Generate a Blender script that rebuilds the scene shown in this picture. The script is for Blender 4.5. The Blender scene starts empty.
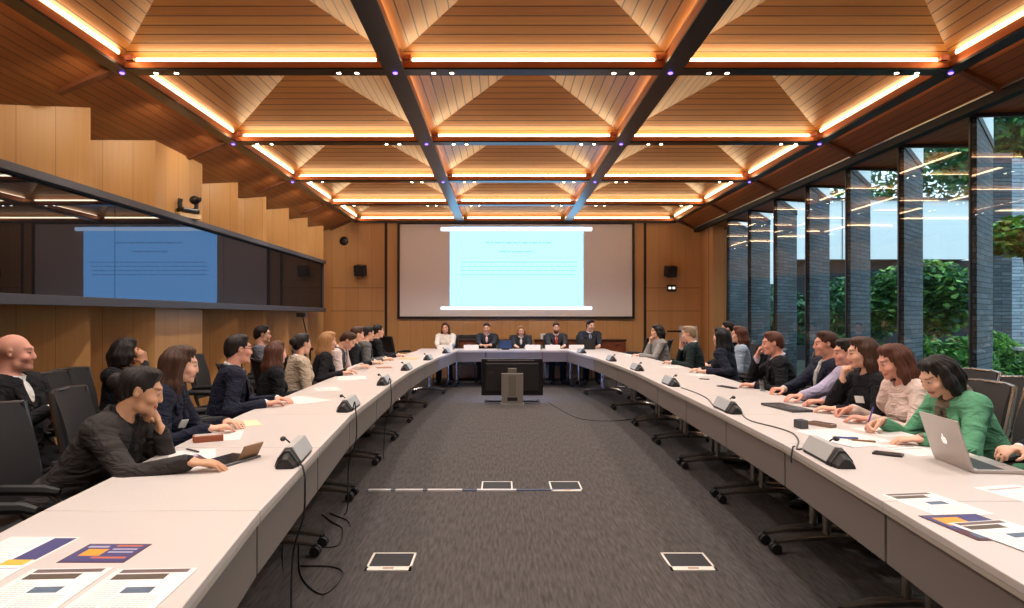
import bpy, bmesh, math, random
import numpy as np
from mathutils import Vector, Matrix
random.seed(7)
rng = np.random.default_rng(7)
S = bpy.context.scene
COL = S.collection
PI = math.pi
FPX, CX, CY, H = 667.0, 502.0, 316.0, 1.42      # focal length and vanishing point for a 1024x608 frame, eye height
TZ = 0.74                                        # table top height

def on_table(px, py, z=TZ):
    Y = (H - z) * FPX / (py - CY)
    return Vector(((px - CX) * Y / FPX, Y, z))
def on_floor(px, py, z=0.0):
    return on_table(px, py, z)

# ------------------------------------------------------------------ materials
def lin(c):
    out = []
    for v in c[:3]:
        v = v / 255.0
        out.append(v / 12.92 if v <= 0.04045 else ((v + 0.055) / 1.055) ** 2.4)
    return (*out, 1.0)

_mats = {}
def pm(name, col, rough=0.5, metal=0.0, spec=0.5, noise=0.0, nscale=40, bump=0.0, emit=None, estr=0):
    if name in _mats: return _mats[name]
    m = bpy.data.materials.new(name); m.use_nodes = True
    nt = m.node_tree; b = nt.nodes['Principled BSDF']
    b.inputs['Base Color'].default_value = lin(col)
    b.inputs['Roughness'].default_value = rough
    b.inputs['Metallic'].default_value = metal
    b.inputs['Specular IOR Level'].default_value = spec
    if noise or bump:
        tc = nt.nodes.new('ShaderNodeTexCoord'); nz = nt.nodes.new('ShaderNodeTexNoise')
        nz.inputs['Scale'].default_value = nscale; nz.inputs['Detail'].default_value = 4
        nt.links.new(tc.outputs['Object'], nz.inputs['Vector'])
        if noise:
            mx = nt.nodes.new('ShaderNodeMix'); mx.data_type = 'RGBA'
            a = lin(col)
            mx.inputs[6].default_value = tuple(max(0, v * (1 - noise)) for v in a[:3]) + (1,)
            mx.inputs[7].default_value = tuple(min(1, v * (1 + noise)) for v in a[:3]) + (1,)
            nt.links.new(nz.outputs['Fac'], mx.inputs[0]); nt.links.new(mx.outputs[2], b.inputs['Base Color'])
        if bump:
            bp = nt.nodes.new('ShaderNodeBump'); bp.inputs['Strength'].default_value = bump; bp.inputs['Distance'].default_value = 0.01
            nt.links.new(nz.outputs['Fac'], bp.inputs['Height']); nt.links.new(bp.outputs['Normal'], b.inputs['Normal'])
    if emit:
        b.inputs['Emission Color'].default_value = lin(emit); b.inputs['Emission Strength'].default_value = estr
    _mats[name] = m
    return m

class NT:
    """tiny node-tree writer"""
    def __init__(s, name):
        s.m = bpy.data.materials.new(name); s.m.use_nodes = True; s.t = s.m.node_tree
        s.b = s.t.nodes['Principled BSDF']; _mats[name] = s.m
    def n(s, typ, **kw):
        nd = s.t.nodes.new('ShaderNode' + typ)
        for k, v in kw.items(): setattr(nd, k, v)
        return nd
    def l(s, a, b): s.t.links.new(a, b)
    def math(s, op, a, b=None):
        nd = s.n('Math', operation=op)
        for i, v in enumerate((a, b)):
            if v is None: continue
            if isinstance(v, (int, float)): nd.inputs[i].default_value = v
            else: s.l(v, nd.inputs[i])
        return nd.outputs[0]
    def mix(s, f, a, b, mode='MIX'):
        nd = s.n('Mix', data_type='RGBA', blend_type=mode)
        if isinstance(f, (int, float)): nd.inputs[0].default_value = f
        else: s.l(f, nd.inputs[0])
        for i, v in ((6, a), (7, b)):
            if isinstance(v, tuple): nd.inputs[i].default_value = v
            else: s.l(v, nd.inputs[i])
        return nd.outputs[2]
    def uvxy(s):
        tc = s.n('TexCoord'); sp = s.n('SeparateXYZ'); s.l(tc.outputs['UV'], sp.inputs[0])
        return tc.outputs['UV'], sp.outputs[0], sp.outputs[1]
    def noise(s, vec, scale, mapping=(1, 1, 1), detail=3):
        mp = s.n('Mapping'); mp.inputs['Scale'].default_value = mapping; s.l(vec, mp.inputs['Vector'])
        nz = s.n('TexNoise'); nz.inputs['Scale'].default_value = scale; nz.inputs['Detail'].default_value = detail
        s.l(mp.outputs[0], nz.inputs['Vector']); return nz.outputs['Fac']

def wood_planks(name, c1, c2, groove, pitch=0.1, gw=0.1, rough=0.4):
    w = NT(name); uv, u, v = w.uvxy()
    q = w.math('DIVIDE', v, pitch)
    fr = w.math('FRACT', q); pid = w.math('FLOOR', q)
    wn = w.n('TexWhiteNoise', noise_dimensions='1D'); w.l(pid, wn.inputs['W'])
    g = w.noise(uv, 1.0, (1.6, 45, 1), 4)
    base = w.mix(wn.outputs['Value'], lin(c1), lin(c2))
    gg = w.n('MapRange'); w.l(g, gg.inputs[0]); gg.inputs[3].default_value = 0.72; gg.inputs[4].default_value = 1.25
    cmb = w.n('CombineColor'); [w.l(gg.outputs[0], cmb.inputs[i]) for i in range(3)]
    base = w.mix(1.0, base, cmb.outputs[0], 'MULTIPLY')
    mask = w.math('LESS_THAN', fr, gw)
    col = w.mix(mask, base, lin(groove))
    w.l(col, w.b.inputs['Base Color'])
    w.b.inputs['Roughness'].default_value = rough
    bp = w.n('Bump'); bp.inputs['Strength'].default_value = 0.35; bp.inputs['Distance'].default_value = 0.01
    w.l(w.math('SUBTRACT', 1.0, mask), bp.inputs['Height']); w.l(bp.outputs['Normal'], w.b.inputs['Normal'])
    return w.m

def wood_veneer(name, c1, c2, board=0.3, seam=0.012, rough=0.42):
    w = NT(name); uv, u, v = w.uvxy()
    q = w.math('DIVIDE', u, board); fr = w.math('FRACT', q); pid = w.math('FLOOR', q)
    wn = w.n('TexWhiteNoise', noise_dimensions='1D'); w.l(pid, wn.inputs['W'])
    g = w.noise(uv, 1.0, (38, 1.3, 1), 4)
    f = w.math('ADD', w.math('MULTIPLY', g, 0.75), w.math('MULTIPLY', wn.outputs['Value'], 0.35))
    base = w.mix(f, lin(c1), lin(c2))
    mask = w.math('LESS_THAN', fr, seam)
    dk = tuple(x * 0.45 for x in lin(c1)[:3]) + (1,)
    w.l(w.mix(mask, base, dk), w.b.inputs['Base Color'])
    w.b.inputs['Roughness'].default_value = rough
    return w.m

def stone(name, c1, c2, mortar, rowh=0.055, bw=0.38):
    w = NT(name); uv, u, v = w.uvxy()
    br = w.n('TexBrick'); w.l(uv, br.inputs['Vector'])
    br.inputs['Scale'].default_value = 1.0; br.inputs['Brick Width'].default_value = bw; br.inputs['Row Height'].default_value = rowh
    br.inputs['Mortar Size'].default_value = 0.006; br.inputs['Mortar Smooth'].default_value = 0.3; br.inputs['Bias'].default_value = 0.0
    br.inputs['Color1'].default_value = lin(c1); br.inputs['Color2'].default_value = lin(c2); br.inputs['Mortar'].default_value = lin(mortar)
    g = w.noise(uv, 9.0, (1, 3, 1), 5)
    gg = w.n('MapRange'); w.l(g, gg.inputs[0]); gg.inputs[3].default_value = 0.5; gg.inputs[4].default_value = 1.5
    cmb = w.n('CombineColor'); [w.l(gg.outputs[0], cmb.inputs[i]) for i in range(3)]
    w.l(w.mix(1.0, br.outputs['Color'], cmb.outputs[0], 'MULTIPLY'), w.b.inputs['Base Color'])
    w.b.inputs['Roughness'].default_value = 0.75
    bp = w.n('Bump'); bp.inputs['Strength'].default_value = 0.6; bp.inputs['Distance'].default_value = 0.02
    w.l(w.math('ADD', br.outputs['Fac'], g), bp.inputs['Height']); bp.invert = True
    w.l(bp.outputs['Normal'], w.b.inputs['Normal'])
    return w.m

def emitter(name, col, strength):
    m = bpy.data.materials.new(name); m.use_nodes = True; t = m.node_tree
    t.nodes.remove(t.nodes['Principled BSDF'])
    e = t.nodes.new('ShaderNodeEmission'); e.inputs[0].default_value = lin(col); e.inputs[1].default_value = strength
    t.links.new(e.outputs[0], t.nodes['Material Output'].inputs[0]); _mats[name] = m
    return m

def glass_pane(name, tint=(235, 245, 245), ior=1.5, extra=0.0, rough=0.0):
    m = bpy.data.materials.new(name); m.use_nodes = True; t = m.node_tree
    t.nodes.remove(t.nodes['Principled BSDF'])
    tr = t.nodes.new('ShaderNodeBsdfTransparent'); tr.inputs[0].default_value = lin(tint)
    gl = t.nodes.new('ShaderNodeBsdfGlossy'); gl.inputs['Roughness'].default_value = rough
    fr = t.nodes.new('ShaderNodeLayerWeight'); fr.inputs[0].default_value = 0.5      # Schlick, the same for both faces of the pane
    pw = t.nodes.new('ShaderNodeMath'); pw.operation = 'POWER'; pw.inputs[1].default_value = 4.0
    ad = t.nodes.new('ShaderNodeMath'); ad.operation = 'MULTIPLY_ADD'; ad.inputs[1].default_value = 0.9; ad.inputs[2].default_value = 0.04 + extra; ad.use_clamp = True
    mx = t.nodes.new('ShaderNodeMixShader')
    t.links.new(fr.outputs['Facing'], pw.inputs[0]); t.links.new(pw.outputs[0], ad.inputs[0]); t.links.new(ad.outputs[0], mx.inputs[0])
    t.links.new(tr.outputs[0], mx.inputs[1]); t.links.new(gl.outputs[0], mx.inputs[2])
    t.links.new(mx.outputs[0], t.nodes['Material Output'].inputs[0]); _mats[name] = m
    return m

# ------------------------------------------------------------------ mesh builder
class MB:
    def __init__(s): s.v = []; s.f = []
    def add(s, vs, fs):
        o = len(s.v); s.v += [tuple(p) for p in vs]; s.f += [tuple(i + o for i in f) for f in fs]; return s
    def box(s, c, d, R=None):
        hx, hy, hz = d[0] / 2, d[1] / 2, d[2] / 2
        P = [Vector((x, y, z)) for z in (-hz, hz) for x, y in ((-hx, -hy), (hx, -hy), (hx, hy), (-hx, hy))]
        if R is not None: P = [R @ p for p in P]
        c = Vector(c)
        return s.add([c + p for p in P], [(3, 2, 1, 0), (4, 5, 6, 7), (0, 1, 5, 4), (1, 2, 6, 5), (2, 3, 7, 6), (3, 0, 4, 7)])
    def span(s, a, b):
        return s.box([(p + q) / 2 for p, q in zip(a, b)], [abs(q - p) for p, q in zip(a, b)])
    def bar(s, a, b, w, h):
        a, b = Vector(a), Vector(b); d = (b - a); L = d.length; d.normalize()
        up = Vector((0, 0, 1)) if abs(d.z) < 0.95 else Vector((0, 1, 0))
        x = d.cross(up).normalized(); z = x.cross(d)
        return s.box((a + b) / 2, (w, L, h), Matrix((x, d, z)).transposed())
    def prism(s, poly, z0, z1):
        n = len(poly)
        area = sum(poly[i][0] * poly[(i + 1) % n][1] - poly[(i + 1) % n][0] * poly[i][1] for i in range(n))
        if area < 0: poly = poly[::-1]
        vs = [(p[0], p[1], z0) for p in poly] + [(p[0], p[1], z1) for p in poly]
        fs = [tuple(range(n - 1, -1, -1)), tuple(range(n, 2 * n))] + [(i, (i + 1) % n, n + (i + 1) % n, n + i) for i in range(n)]
        return s.add(vs, fs)
    def extrude_x(s, prof, x0, x1):
        """profile in (y,z), counter-clockwise seen from +X"""
        n = len(prof)
        vs = [(x0, p[0], p[1]) for p in prof] + [(x1, p[0], p[1]) for p in prof]
        fs = [tuple(range(n - 1, -1, -1)), tuple(range(n, 2 * n))] + [(i, (i + 1) % n, n + (i + 1) % n, n + i) for i in range(n)]
        return s.add(vs, fs)
    def quad(s, *p): return s.add(p, [tuple(range(len(p)))])
    def tube(s, pts, r, n=8, closed=False):
        pts = [Vector(p) for p in pts]; m = len(pts)
        rs = r if isinstance(r, (list, tuple)) else [r] * m
        T = []
        for i in range(m):
            a = pts[i - 1] if (i > 0 or closed) else pts[i]; b = pts[(i + 1) % m] if (i < m - 1 or closed) else pts[i]
            T.append((b - a).normalized())
        u = T[0].orthogonal().normalized(); vs = []; fs = []
        for i in range(m):
            u = (u - T[i] * u.dot(T[i])).normalized(); w = T[i].cross(u)
            vs += [pts[i] + (u * math.cos(2 * PI * k / n) + w * math.sin(2 * PI * k / n)) * rs[i] for k in range(n)]
        for i in range(m if closed else m - 1):
            j = (i + 1) % m
            fs += [(i * n + k, i * n + (k + 1) % n, j * n + (k + 1) % n, j * n + k) for k in range(n)]
        if not closed: fs += [tuple(range(n - 1, -1, -1)), tuple((m - 1) * n + k for k in range(n))]
        return s.add(vs, fs)
    def lathe(s, prof, n=20, c=(0, 0, 0), R=None):
        vs = []; fs = []; m = len(prof); c = Vector(c)
        for r, z in prof:
            for k in range(n):
                p = Vector((r * math.cos(2 * PI * k / n), r * math.sin(2 * PI * k / n), z))
                vs.append(c + (R @ p if R is not None else p))
        for i in range(m - 1):
            fs += [(i * n + k, i * n + (k + 1) % n, (i + 1) * n + (k + 1) % n, (i + 1) * n + k) for k in range(n)]
        fs += [tuple(range(n - 1, -1, -1)), tuple((m - 1) * n + k for k in range(n))]
        return s.add(vs, fs)
    def sphere(s, c, r, n=14, m=9, R=None):
        r = r if isinstance(r, (tuple, list)) else (r, r, r); vs = []; fs = []; c = Vector(c)
        for i in range(1, m):
            th = PI * i / m
            for k in range(n):
                p = Vector((r[0] * math.sin(th) * math.cos(2 * PI * k / n), r[1] * math.sin(th) * math.sin(2 * PI * k / n), -r[2] * math.cos(th)))
                vs.append(c + (R @ p if R is not None else p))
        b = len(vs); e = Vector((0, 0, r[2])); e = R @ e if R is not None else e
        vs += [c - e, c + e]
        for i in range(m - 2):
            fs += [(i * n + k, i * n + (k + 1) % n, (i + 1) * n + (k + 1) % n, (i + 1) * n + k) for k in range(n)]
        fs += [((k + 1) % n, k, b) for k in range(n)]
        o = (m - 2) * n
        fs += [(o + k, o + (k + 1) % n, b + 1) for k in range(n)]
        return s.add(vs, fs)

def set_uv(me):
    if not me.polygons: return
    uvl = me.uv_layers.new(name='UVMap')
    for p in me.polygons:
        n = p.normal
        if abs(n.z) > 0.97: h = Vector((1, 0, 0)); w = Vector((0, 1, 0))
        else: h = Vector((-n.y, n.x, 0)).normalized(); w = n.cross(h)
        for li in p.loop_indices:
            co = me.vertices[me.loops[li].vertex_index].co
            uvl.data[li].uv = (co.dot(h), co.dot(w))

def mk(name, mb, mat, parent=None, bev=0.0, smooth=False, seg=2):
    me = bpy.data.meshes.new(name); me.from_pydata(mb.v, [], mb.f); me.update()
    set_uv(me); me.materials.append(mat)
    o = bpy.data.objects.new(name, me); COL.objects.link(o)
    if parent is not None: o.parent = parent
    if smooth:
        for p in me.polygons: p.use_smooth = True
        if smooth != 'all':
            try: me.set_sharp_from_angle(angle=math.radians(40))
            except Exception: pass
    if bev:
        b = o.modifiers.new('bevel', 'BEVEL'); b.width = bev; b.segments = seg; b.limit_method = 'ANGLE'; b.angle_limit = math.radians(35)
    return o

def tag(o, label, cat, group=None, kind=None):
    o['label'] = label; o['category'] = cat
    if group: o['group'] = group
    if kind: o['kind'] = kind
    return o
def thing(name, label, cat, loc=(0, 0, 0), rz=0.0, group=None):
    o = bpy.data.objects.new(name, None); COL.objects.link(o); o.empty_display_size = 0.1
    o.location = loc; o.rotation_euler = (0, 0, rz)
    return tag(o, label, cat, group)
def struct(name, mb, mat, label=None, bev=0, parent=None):
    o = mk(name, mb, mat, parent, bev); o['kind'] = 'structure'
    if label: o['label'] = label
    return o
def dup(root, loc, rz=0.0, label=None, group=None):
    r = root.copy(); COL.objects.link(r); r.location = loc; r.rotation_euler = (0, 0, rz)
    if label: r['label'] = label
    if group: r['group'] = group
    for ch in list(root.children):
        c = ch.copy(); COL.objects.link(c); c.parent = r
        for g in list(ch.children):
            d = g.copy(); COL.objects.link(d); d.parent = c
    return r
# ------------------------------------------------------------------ palette
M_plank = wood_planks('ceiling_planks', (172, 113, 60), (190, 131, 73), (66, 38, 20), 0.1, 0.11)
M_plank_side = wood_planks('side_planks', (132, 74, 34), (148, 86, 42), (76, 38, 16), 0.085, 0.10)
M_veneer = wood_veneer('wall_veneer', (188, 138, 80), (212, 164, 104), 0.3)
M_veneer_low = wood_veneer('back_veneer', (188, 138, 86), (214, 166, 112), 0.3)
M_black = pm('beam_black', (34, 32, 33), 0.28, 0.6)
M_dark = pm('dark_metal', (58, 57, 60), 0.4, 0.3)
M_copper = pm('copper_trim', (176, 104, 66), 0.32, 0.75)
M_ledge = pm('ledge_grey', (74, 74, 80), 0.5)
M_stone = stone('slate_cladding', (60, 65, 72), (88, 93, 100), (32, 35, 40))
M_stone2 = stone('pale_slate_cladding', (140, 150, 164), (176, 184, 194), (90, 96, 104))
M_white = pm('white_paint', (225, 228, 230), 0.6)
M_led = emitter('led_strip', (255, 221, 170), 13.5)
M_plastic = pm('black_plastic', (20, 20, 22), 0.4)
M_silver = pm('brushed_silver', (196, 194, 190), 0.3, 0.85)
M_chrome = pm('chrome', (205, 205, 205), 0.15, 1.0)

ZB = 3.57                       # underside of the ceiling beams
LX = [-3.36, -0.944, 1.49, 3.97]
RY = [-1.42, 1.02, 3.46, 5.90, 8.34, 10.70, 12.98, 15.26]
WALL_Y = 15.3

# floor: woven carpet
w = NT('carpet'); tc = w.n('TexCoord')
g1 = w.noise(tc.outputs['Object'], 1.0, (60, 7, 1), 4); g2 = w.noise(tc.outputs['Object'], 160.0, (1, 1, 1), 2)
f = w.math('ADD', w.math('MULTIPLY', g1, 0.8), w.math('MULTIPLY', g2, 0.5))
rmp = w.n('MapRange'); w.l(f, rmp.inputs[0]); rmp.inputs[1].default_value = 0.4; rmp.inputs[2].default_value = 0.9
w.l(w.mix(rmp.outputs[0], lin((54, 50, 49)), lin((92, 86, 84))), w.b.inputs['Base Color'])
w.b.inputs['Roughness'].default_value = 0.95; w.b.inputs['Specular IOR Level'].default_value = 0.15
bp = w.n('Bump'); bp.inputs['Strength'].default_value = 0.4; bp.inputs['Distance'].default_value = 0.01
w.l(f, bp.inputs['Height']); w.l(bp.outputs['Normal'], w.b.inputs['Normal'])
struct('floor', MB().span((-5.4, -2.2, -0.12), (5.9, WALL_Y + 0.3, 0)), w.m, 'dark grey ribbed carpet floor')

# ceiling: nine rows of timber pyramids between the beams
cz0, cz1 = ZB + 0.13, ZB + 0.60
cm = MB()
for i in range(3):
    for j in range(len(RY) - 1):
        x0, x1, y0, y1 = LX[i], LX[i + 1], RY[j], RY[j + 1]
        ap = ((x0 + x1) / 2, (y0 + y1) / 2, cz1)
        c = [(x0, y0, cz0), (x1, y0, cz0), (x1, y1, cz0), (x0, y1, cz0)]
        for k in range(4): cm.quad(c[(k + 1) % 4], c[k], ap)
struct('ceiling', cm, M_plank, 'timber plank ceiling of square pyramid coffers')
# sloped side bays and the flat soffits over the saw-tooth bays
PITCH = 1.17
IX_R, OX_R = 4.55, 5.135
IX_L, OX_L = -3.93, -4.515
def soff(x): return 3.415 - 0.26 * (x - 4.46)
def soffl(x): return 3.415 - 0.26 * (-3.93 - x)
M_rail = pm('rail_black', (22, 21, 22), 0.55, 0, 0.2)
IYS = [6.50 + PITCH * k for k in range(-8, 8)]            # inner corners of the saw-tooth
ZS = 3.41
sl = MB()
sl.quad((LX[0], -2, ZB + 0.09), (LX[0], WALL_Y, ZB + 0.09), (IX_L, WALL_Y, ZS), (IX_L, -2, ZS))
sl.quad((IX_L, -2, ZS), (IX_L, WALL_Y, ZS), (OX_L - 0.1, WALL_Y, soffl(OX_L - 0.1)), (OX_L - 0.1, -2, soffl(OX_L - 0.1)))
for f_ in range(2): pass
def fix_planks(o):
    """planks run along the room: use (y, x) as the texture plane"""
    me = o.data; uvl = me.uv_layers[0]
    for p in me.polygons:
        for li in p.loop_indices:
            co = me.vertices[me.loops[li].vertex_index].co
            uvl.data[li].uv = (co.y, co.x * 1.05)
    return o
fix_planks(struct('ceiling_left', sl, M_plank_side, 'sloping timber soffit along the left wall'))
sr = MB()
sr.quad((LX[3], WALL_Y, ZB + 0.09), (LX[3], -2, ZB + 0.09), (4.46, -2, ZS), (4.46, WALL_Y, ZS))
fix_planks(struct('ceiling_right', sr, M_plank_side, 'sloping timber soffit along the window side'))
so = MB()
for y in IYS:
    pl_ = [(4.46, y), (IX_R, y), (OX_R, y + PITCH / 2), (IX_R, y + PITCH), (4.46, y + PITCH)]
    so.add([(p, q, soff(p)) for p, q in pl_] + [(p, q, soff(p) + 0.12) for p, q in pl_], [(4, 3, 2, 1, 0), (5, 6, 7, 8, 9)] + [(i, (i + 1) % 5, 5 + (i + 1) % 5, 5 + i) for i in range(5)])
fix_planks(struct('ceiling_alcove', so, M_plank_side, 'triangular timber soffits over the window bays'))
# roof slab keeps daylight out
struct('roof', MB().span((-5.5, -2.3, 4.3), (4.75, WALL_Y + 0.3, 4.45)), M_dark)

# beams
t = 0; LONG = []
for i, x in enumerate(LX):
    t += 1
    hw = 0.09 if i in (1, 2) else 0.07
    b = MB().span((x - hw, -2, ZB), (x + hw, WALL_Y, ZB + 0.022))
    o = struct('trim_%d' % t, b, M_black, ['black steel beam down the left edge of the coffers', 'left of the two wide black ceiling beams', 'right of the two wide black ceiling beams', 'black steel beam down the right edge of the coffers'][i])
    LONG.append(o)
    struct('beam_side', MB().span((x - hw + 0.01, -2, ZB + 0.022), (x + hw - 0.01, WALL_Y, ZB + 0.105)), M_copper, parent=o)
for j, y in enumerate(RY):
    t += 1
    b = MB().span((LX[0], y - 0.075, ZB + 0.004), (LX[3], y + 0.075, ZB + 0.02))
    o = struct('trim_%d' % t, b, M_black, 'black and copper cross beam, row %d' % (j + 1))
    struct('beam_side', MB().span((LX[0], y - 0.07, ZB + 0.02), (LX[3], y + 0.07, ZB + 0.075)), M_copper, parent=o)
    # ribs running out over the side bays
    t += 1
    struct('trim_%d' % t, MB().bar((LX[0], y, ZB + 0.08), (IX_L, y, ZS - 0.005), 0.07, 0.06), pm('rib_brown', (104, 58, 32), 0.5), 'dark timber rib across the left soffit')
    t += 1
    struct('trim_%d' % t, MB().bar((LX[3], y, ZB + 0.08), (4.46, y, ZS - 0.005), 0.07, 0.06), pm('rib_brown', (104, 58, 32), 0.5), 'dark timber rib across the right soffit')
struct('trim_rail', MB().span((4.40, -2, ZS - 0.07), (4.50, WALL_Y, ZS + 0.02)), pm('rail_black', (22, 21, 22), 0.55, 0, 0.2), 'dark metal curtain rail above the windows')
struct('trim_rail_edge', MB().span((4.39, -2, ZS + 0.012), (4.40, WALL_Y, ZS + 0.024)), M_silver)

# linear cove lights on the beams
ordn = ['zeroth', 'behind-camera', 'overhead', 'nearest', 'second', 'third', 'fourth', 'last']
colw = ['left', 'middle', 'right']
for j, y in enumerate(RY):
    if j < 1: continue
    for i in range(3):
        x0, x1 = LX[i] + 0.16, LX[i + 1] - 0.16
        o = mk('cove_light', MB().span((x0, y - 0.068, ZB + 0.075), (x1, y - 0.045, ZB + 0.105)), M_led)
        tag(o, 'warm linear cove light, near face of the %s cross beam, %s coffer' % (ordn[j], colw[i]), 'light', 'linear cove lights facing the camera')
        if j < 7 and j >= 2:
            o = mk('cove_light', MB().span((x0, y + 0.045, ZB + 0.075), (x1, y + 0.068, ZB + 0.105)), M_led)
            tag(o, 'warm linear cove light, far face of the %s cross beam, %s coffer' % (ordn[j], colw[i]), 'light', 'linear cove lights facing the screen wall')
    y0, y1 = RY[j - 1] + 0.16, y - 0.16
    for x, s, nm in ((LX[0] + 0.045, 1, 'left'), (LX[3] - 0.068, 1, 'right')):
        o = mk('cove_light', MB().span((x, y0, ZB + 0.106), (x + 0.023, y1, ZB + 0.136)), M_led)
        tag(o, 'warm cove light along the %s edge beam before the %s cross beam' % (nm, ordn[j]), 'light', 'linear cove lights along the edge beams')
    for i in (1, 2):
        for s in (-1, 1):
            x = LX[i] + s * 0.03
            o = mk('cove_light', MB().span((x - 0.012, y0, ZB + 0.106), (x + 0.012, y1, ZB + 0.126)), M_led)
            tag(o, 'warm cove light on the %s wide beam, %s side, before the %s cross beam' % (['', 'left', 'right'][i], 'left' if s < 0 else 'right', ordn[j]), 'light', 'linear cove lights hidden on the wide beams')
M_dim = emitter('led_strip_dim', (255, 205, 140), 5.0)
for j in range(1, 8):
    for x, nm in ((LX[0] - 0.08, 'left'), (LX[3] + 0.068, 'right')):
        o = mk('cove_light', MB().span((x, RY[j - 1] + 0.16, ZB + 0.012), (x + 0.012, RY[j] - 0.16, ZB + 0.03)), M_dim)
        tag(o, 'dim cove light outside the %s edge beam before the %s cross beam' % (nm, ordn[j]), 'light', 'dim cove lights hidden behind the edge beams')
# little copper corner brackets and downlights
M_spot = emitter('downlight_glow', (255, 236, 205), 25.0)
M_violet = emitter('violet_led', (120, 90, 255), 6.0)
def downlight(x, y, lab, power):
    r = thing('downlight', lab, 'light', (x, y, ZB - 0.004), 0, 'recessed downlights in the cross beams')
    mk('trim_ring', MB().lathe([(0.026, 0.0), (0.026, 0.012), (0.015, 0.012)], 16), M_chrome, r, smooth=True)
    mk('lamp', MB().lathe([(0.001, -0.003), (0.017, -0.002), (0.019, 0.002)], 14), M_spot, r, smooth=True)
    if power:
        ld = bpy.data.lights.new('downlight_beam', 'SPOT'); ld.energy = power; ld.color = (1.0, 0.92, 0.85)
        ld.spot_size = math.radians(128); ld.spot_blend = 0.9; ld.shadow_soft_size = 0.06
        lo = bpy.data.objects.new('downlight_beam', ld); COL.objects.link(lo); lo.location = (x, y, ZB - 0.03)
bn = ['second left', 'left', 'right', 'far right']
SPOT = 108
for j in range(1, 7):
    y = RY[j]
    for i, x in enumerate(LX):
        if i in (1, 2) or True:
            for s in (-1, 1):
                if (i == 0 and s < 0) or (i == 3 and s > 0): continue
                for q in (0, 1):
                    xx = x + s * (0.34 + 0.16 * q) if i in (1, 2) else x + s * (0.30 + 0.18 * q)
                    downlight(xx, y, 'small %s downlight on the %s cross beam, %s of the %s long beam' % (['inner', 'outer'][q], ordn[j], 'left' if s < 0 else 'right', ['left edge', 'left wide', 'right wide', 'right edge'][i]), SPOT if q == 1 else 0)
for i, x in enumerate(LX):
    for j in (3, 4, 5):
        o = mk('indicator_lamp', MB().sphere((x, RY[j], ZB), (0.022, 0.022, 0.014)), M_violet, smooth='all')
        o.parent = LONG[i]; o['label'] = 'violet indicator lamp'
        k = MB()
        for sx in (-1, 1): k.box((x + sx * 0.115, RY[j] - 0.085, ZB + 0.10), (0.07, 0.035, 0.045))
        struct('trim_bracket', k, pm('bracket_rust', (140, 62, 34), 0.5, 0.3))

# unseen spots without fixtures, added to brighten the left saw-tooth panels
for j in range(2, 7):
    for q in (0.25, 0.75):
        y = RY[j] + (RY[j + 1] - RY[j]) * q - 1.0
        ld = bpy.data.lights.new('added_panel_fill', 'SPOT'); ld.energy = 22; ld.color = (1.0, 0.84, 0.64)
        ld.spot_size = math.radians(120); ld.spot_blend = 0.8; ld.shadow_soft_size = 0.05
        lo = bpy.data.objects.new('added_panel_fill', ld); COL.objects.link(lo); lo.location = (-3.2, y, ZB - 0.03)
        lo.rotation_euler = Vector((-1.0, 0.75, -0.75)).to_track_quat('-Z', 'Y').to_euler()

# ------------------------------------------------------------------ back wall and screen
bw = MB().span((-5.4, WALL_Y, 0), (5.2, WALL_Y + 0.25, 4.4))
struct('wall_back', bw, M_veneer_low, 'timber veneer wall behind the screen')
for i, x in enumerate((-2.66, 3.28)):
    struct('trim_groove_%d' % (i + 1), MB().span((x - 0.03, WALL_Y - 0.012, 0), (x + 0.03, WALL_Y + 0.01, 3.56)), pm('groove_dark', (48, 34, 26), 0.6), 'dark vertical joint in the timber wall')
gm = MB()
for z in (1.53, 2.06):
    for a, b in ((-3.93, -2.69), (3.31, 5.2)):
        gm.span((a, WALL_Y - 0.004, z), (b, WALL_Y + 0.01, z + 0.012))
struct('trim_joint', gm, pm('joint_brown', (120, 74, 38), 0.6))
struct('trim_beam_back', MB().span((LX[0], WALL_Y - 0.09, ZB - 0.02), (LX[3], WALL_Y, ZB + 0.1)), M_dark)

SX0, SX1, SZ0, SZ1 = -2.34, 2.98, 1.41, 3.52
scr = thing('projection_screen', 'wide pale projection screen in a black frame on the back timber wall', 'screen', ((SX0 + SX1) / 2, WALL_Y - 0.02, SZ0))
def loc_(x, z): return (x - (SX0 + SX1) / 2, z - SZ0)
W2, HH = (SX1 - SX0) / 2, SZ1 - SZ0
mk('screen_fabric', MB().span((-W2, 0.0, 0), (W2, 0.02, HH)), pm('screen_fabric', (242, 234, 226), 0.85), scr)
fr = MB(); e = 0.055
fr.span((-W2 - e, -0.03, -e), (W2 + e, 0.02, 0)).span((-W2 - e, -0.03, HH), (W2 + e, 0.02, HH + e * 0.8))
fr.span((-W2 - e, -0.03, 0), (-W2, 0.02, HH)).span((W2, -0.03, 0), (W2 + e, 0.02, HH))
mk('frame', fr, pm('frame_black', (30, 26, 26), 0.45), scr)
a, b = loc_(-1.19, 1.60), loc_(1.86, 3.46)
sl_ = mk('projected_slide', MB().span((a[0], -0.008, a[1]), (b[0], -0.003, b[1])), emitter('slide_light', (142, 206, 255), 2.35), scr)
wb = MB(); c, d = loc_(-1.40, 1.57), loc_(2.06, 3.45)
wb.span((c[0], -0.010, d[1] - 0.08), (d[0], -0.004, d[1])).span((c[0], -0.010, c[1]), (d[0], -0.004, c[1] + 0.06))
mk('slide_bar', wb, emitter('bar_light', (225, 245, 255), 2.4), scr)
tx = MB()
def words(x0, x1, z, h, mb):
    x = x0
    while x < x1:
        L = min(random.uniform(0.05, 0.2), x1 - x)
        if L > 0.02: mb.span((x, -0.0105, z), (x + L, -0.006, z + h))
        x += L + 0.025
cxm = (a[0] + b[0]) / 2; top = b[1]
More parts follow.
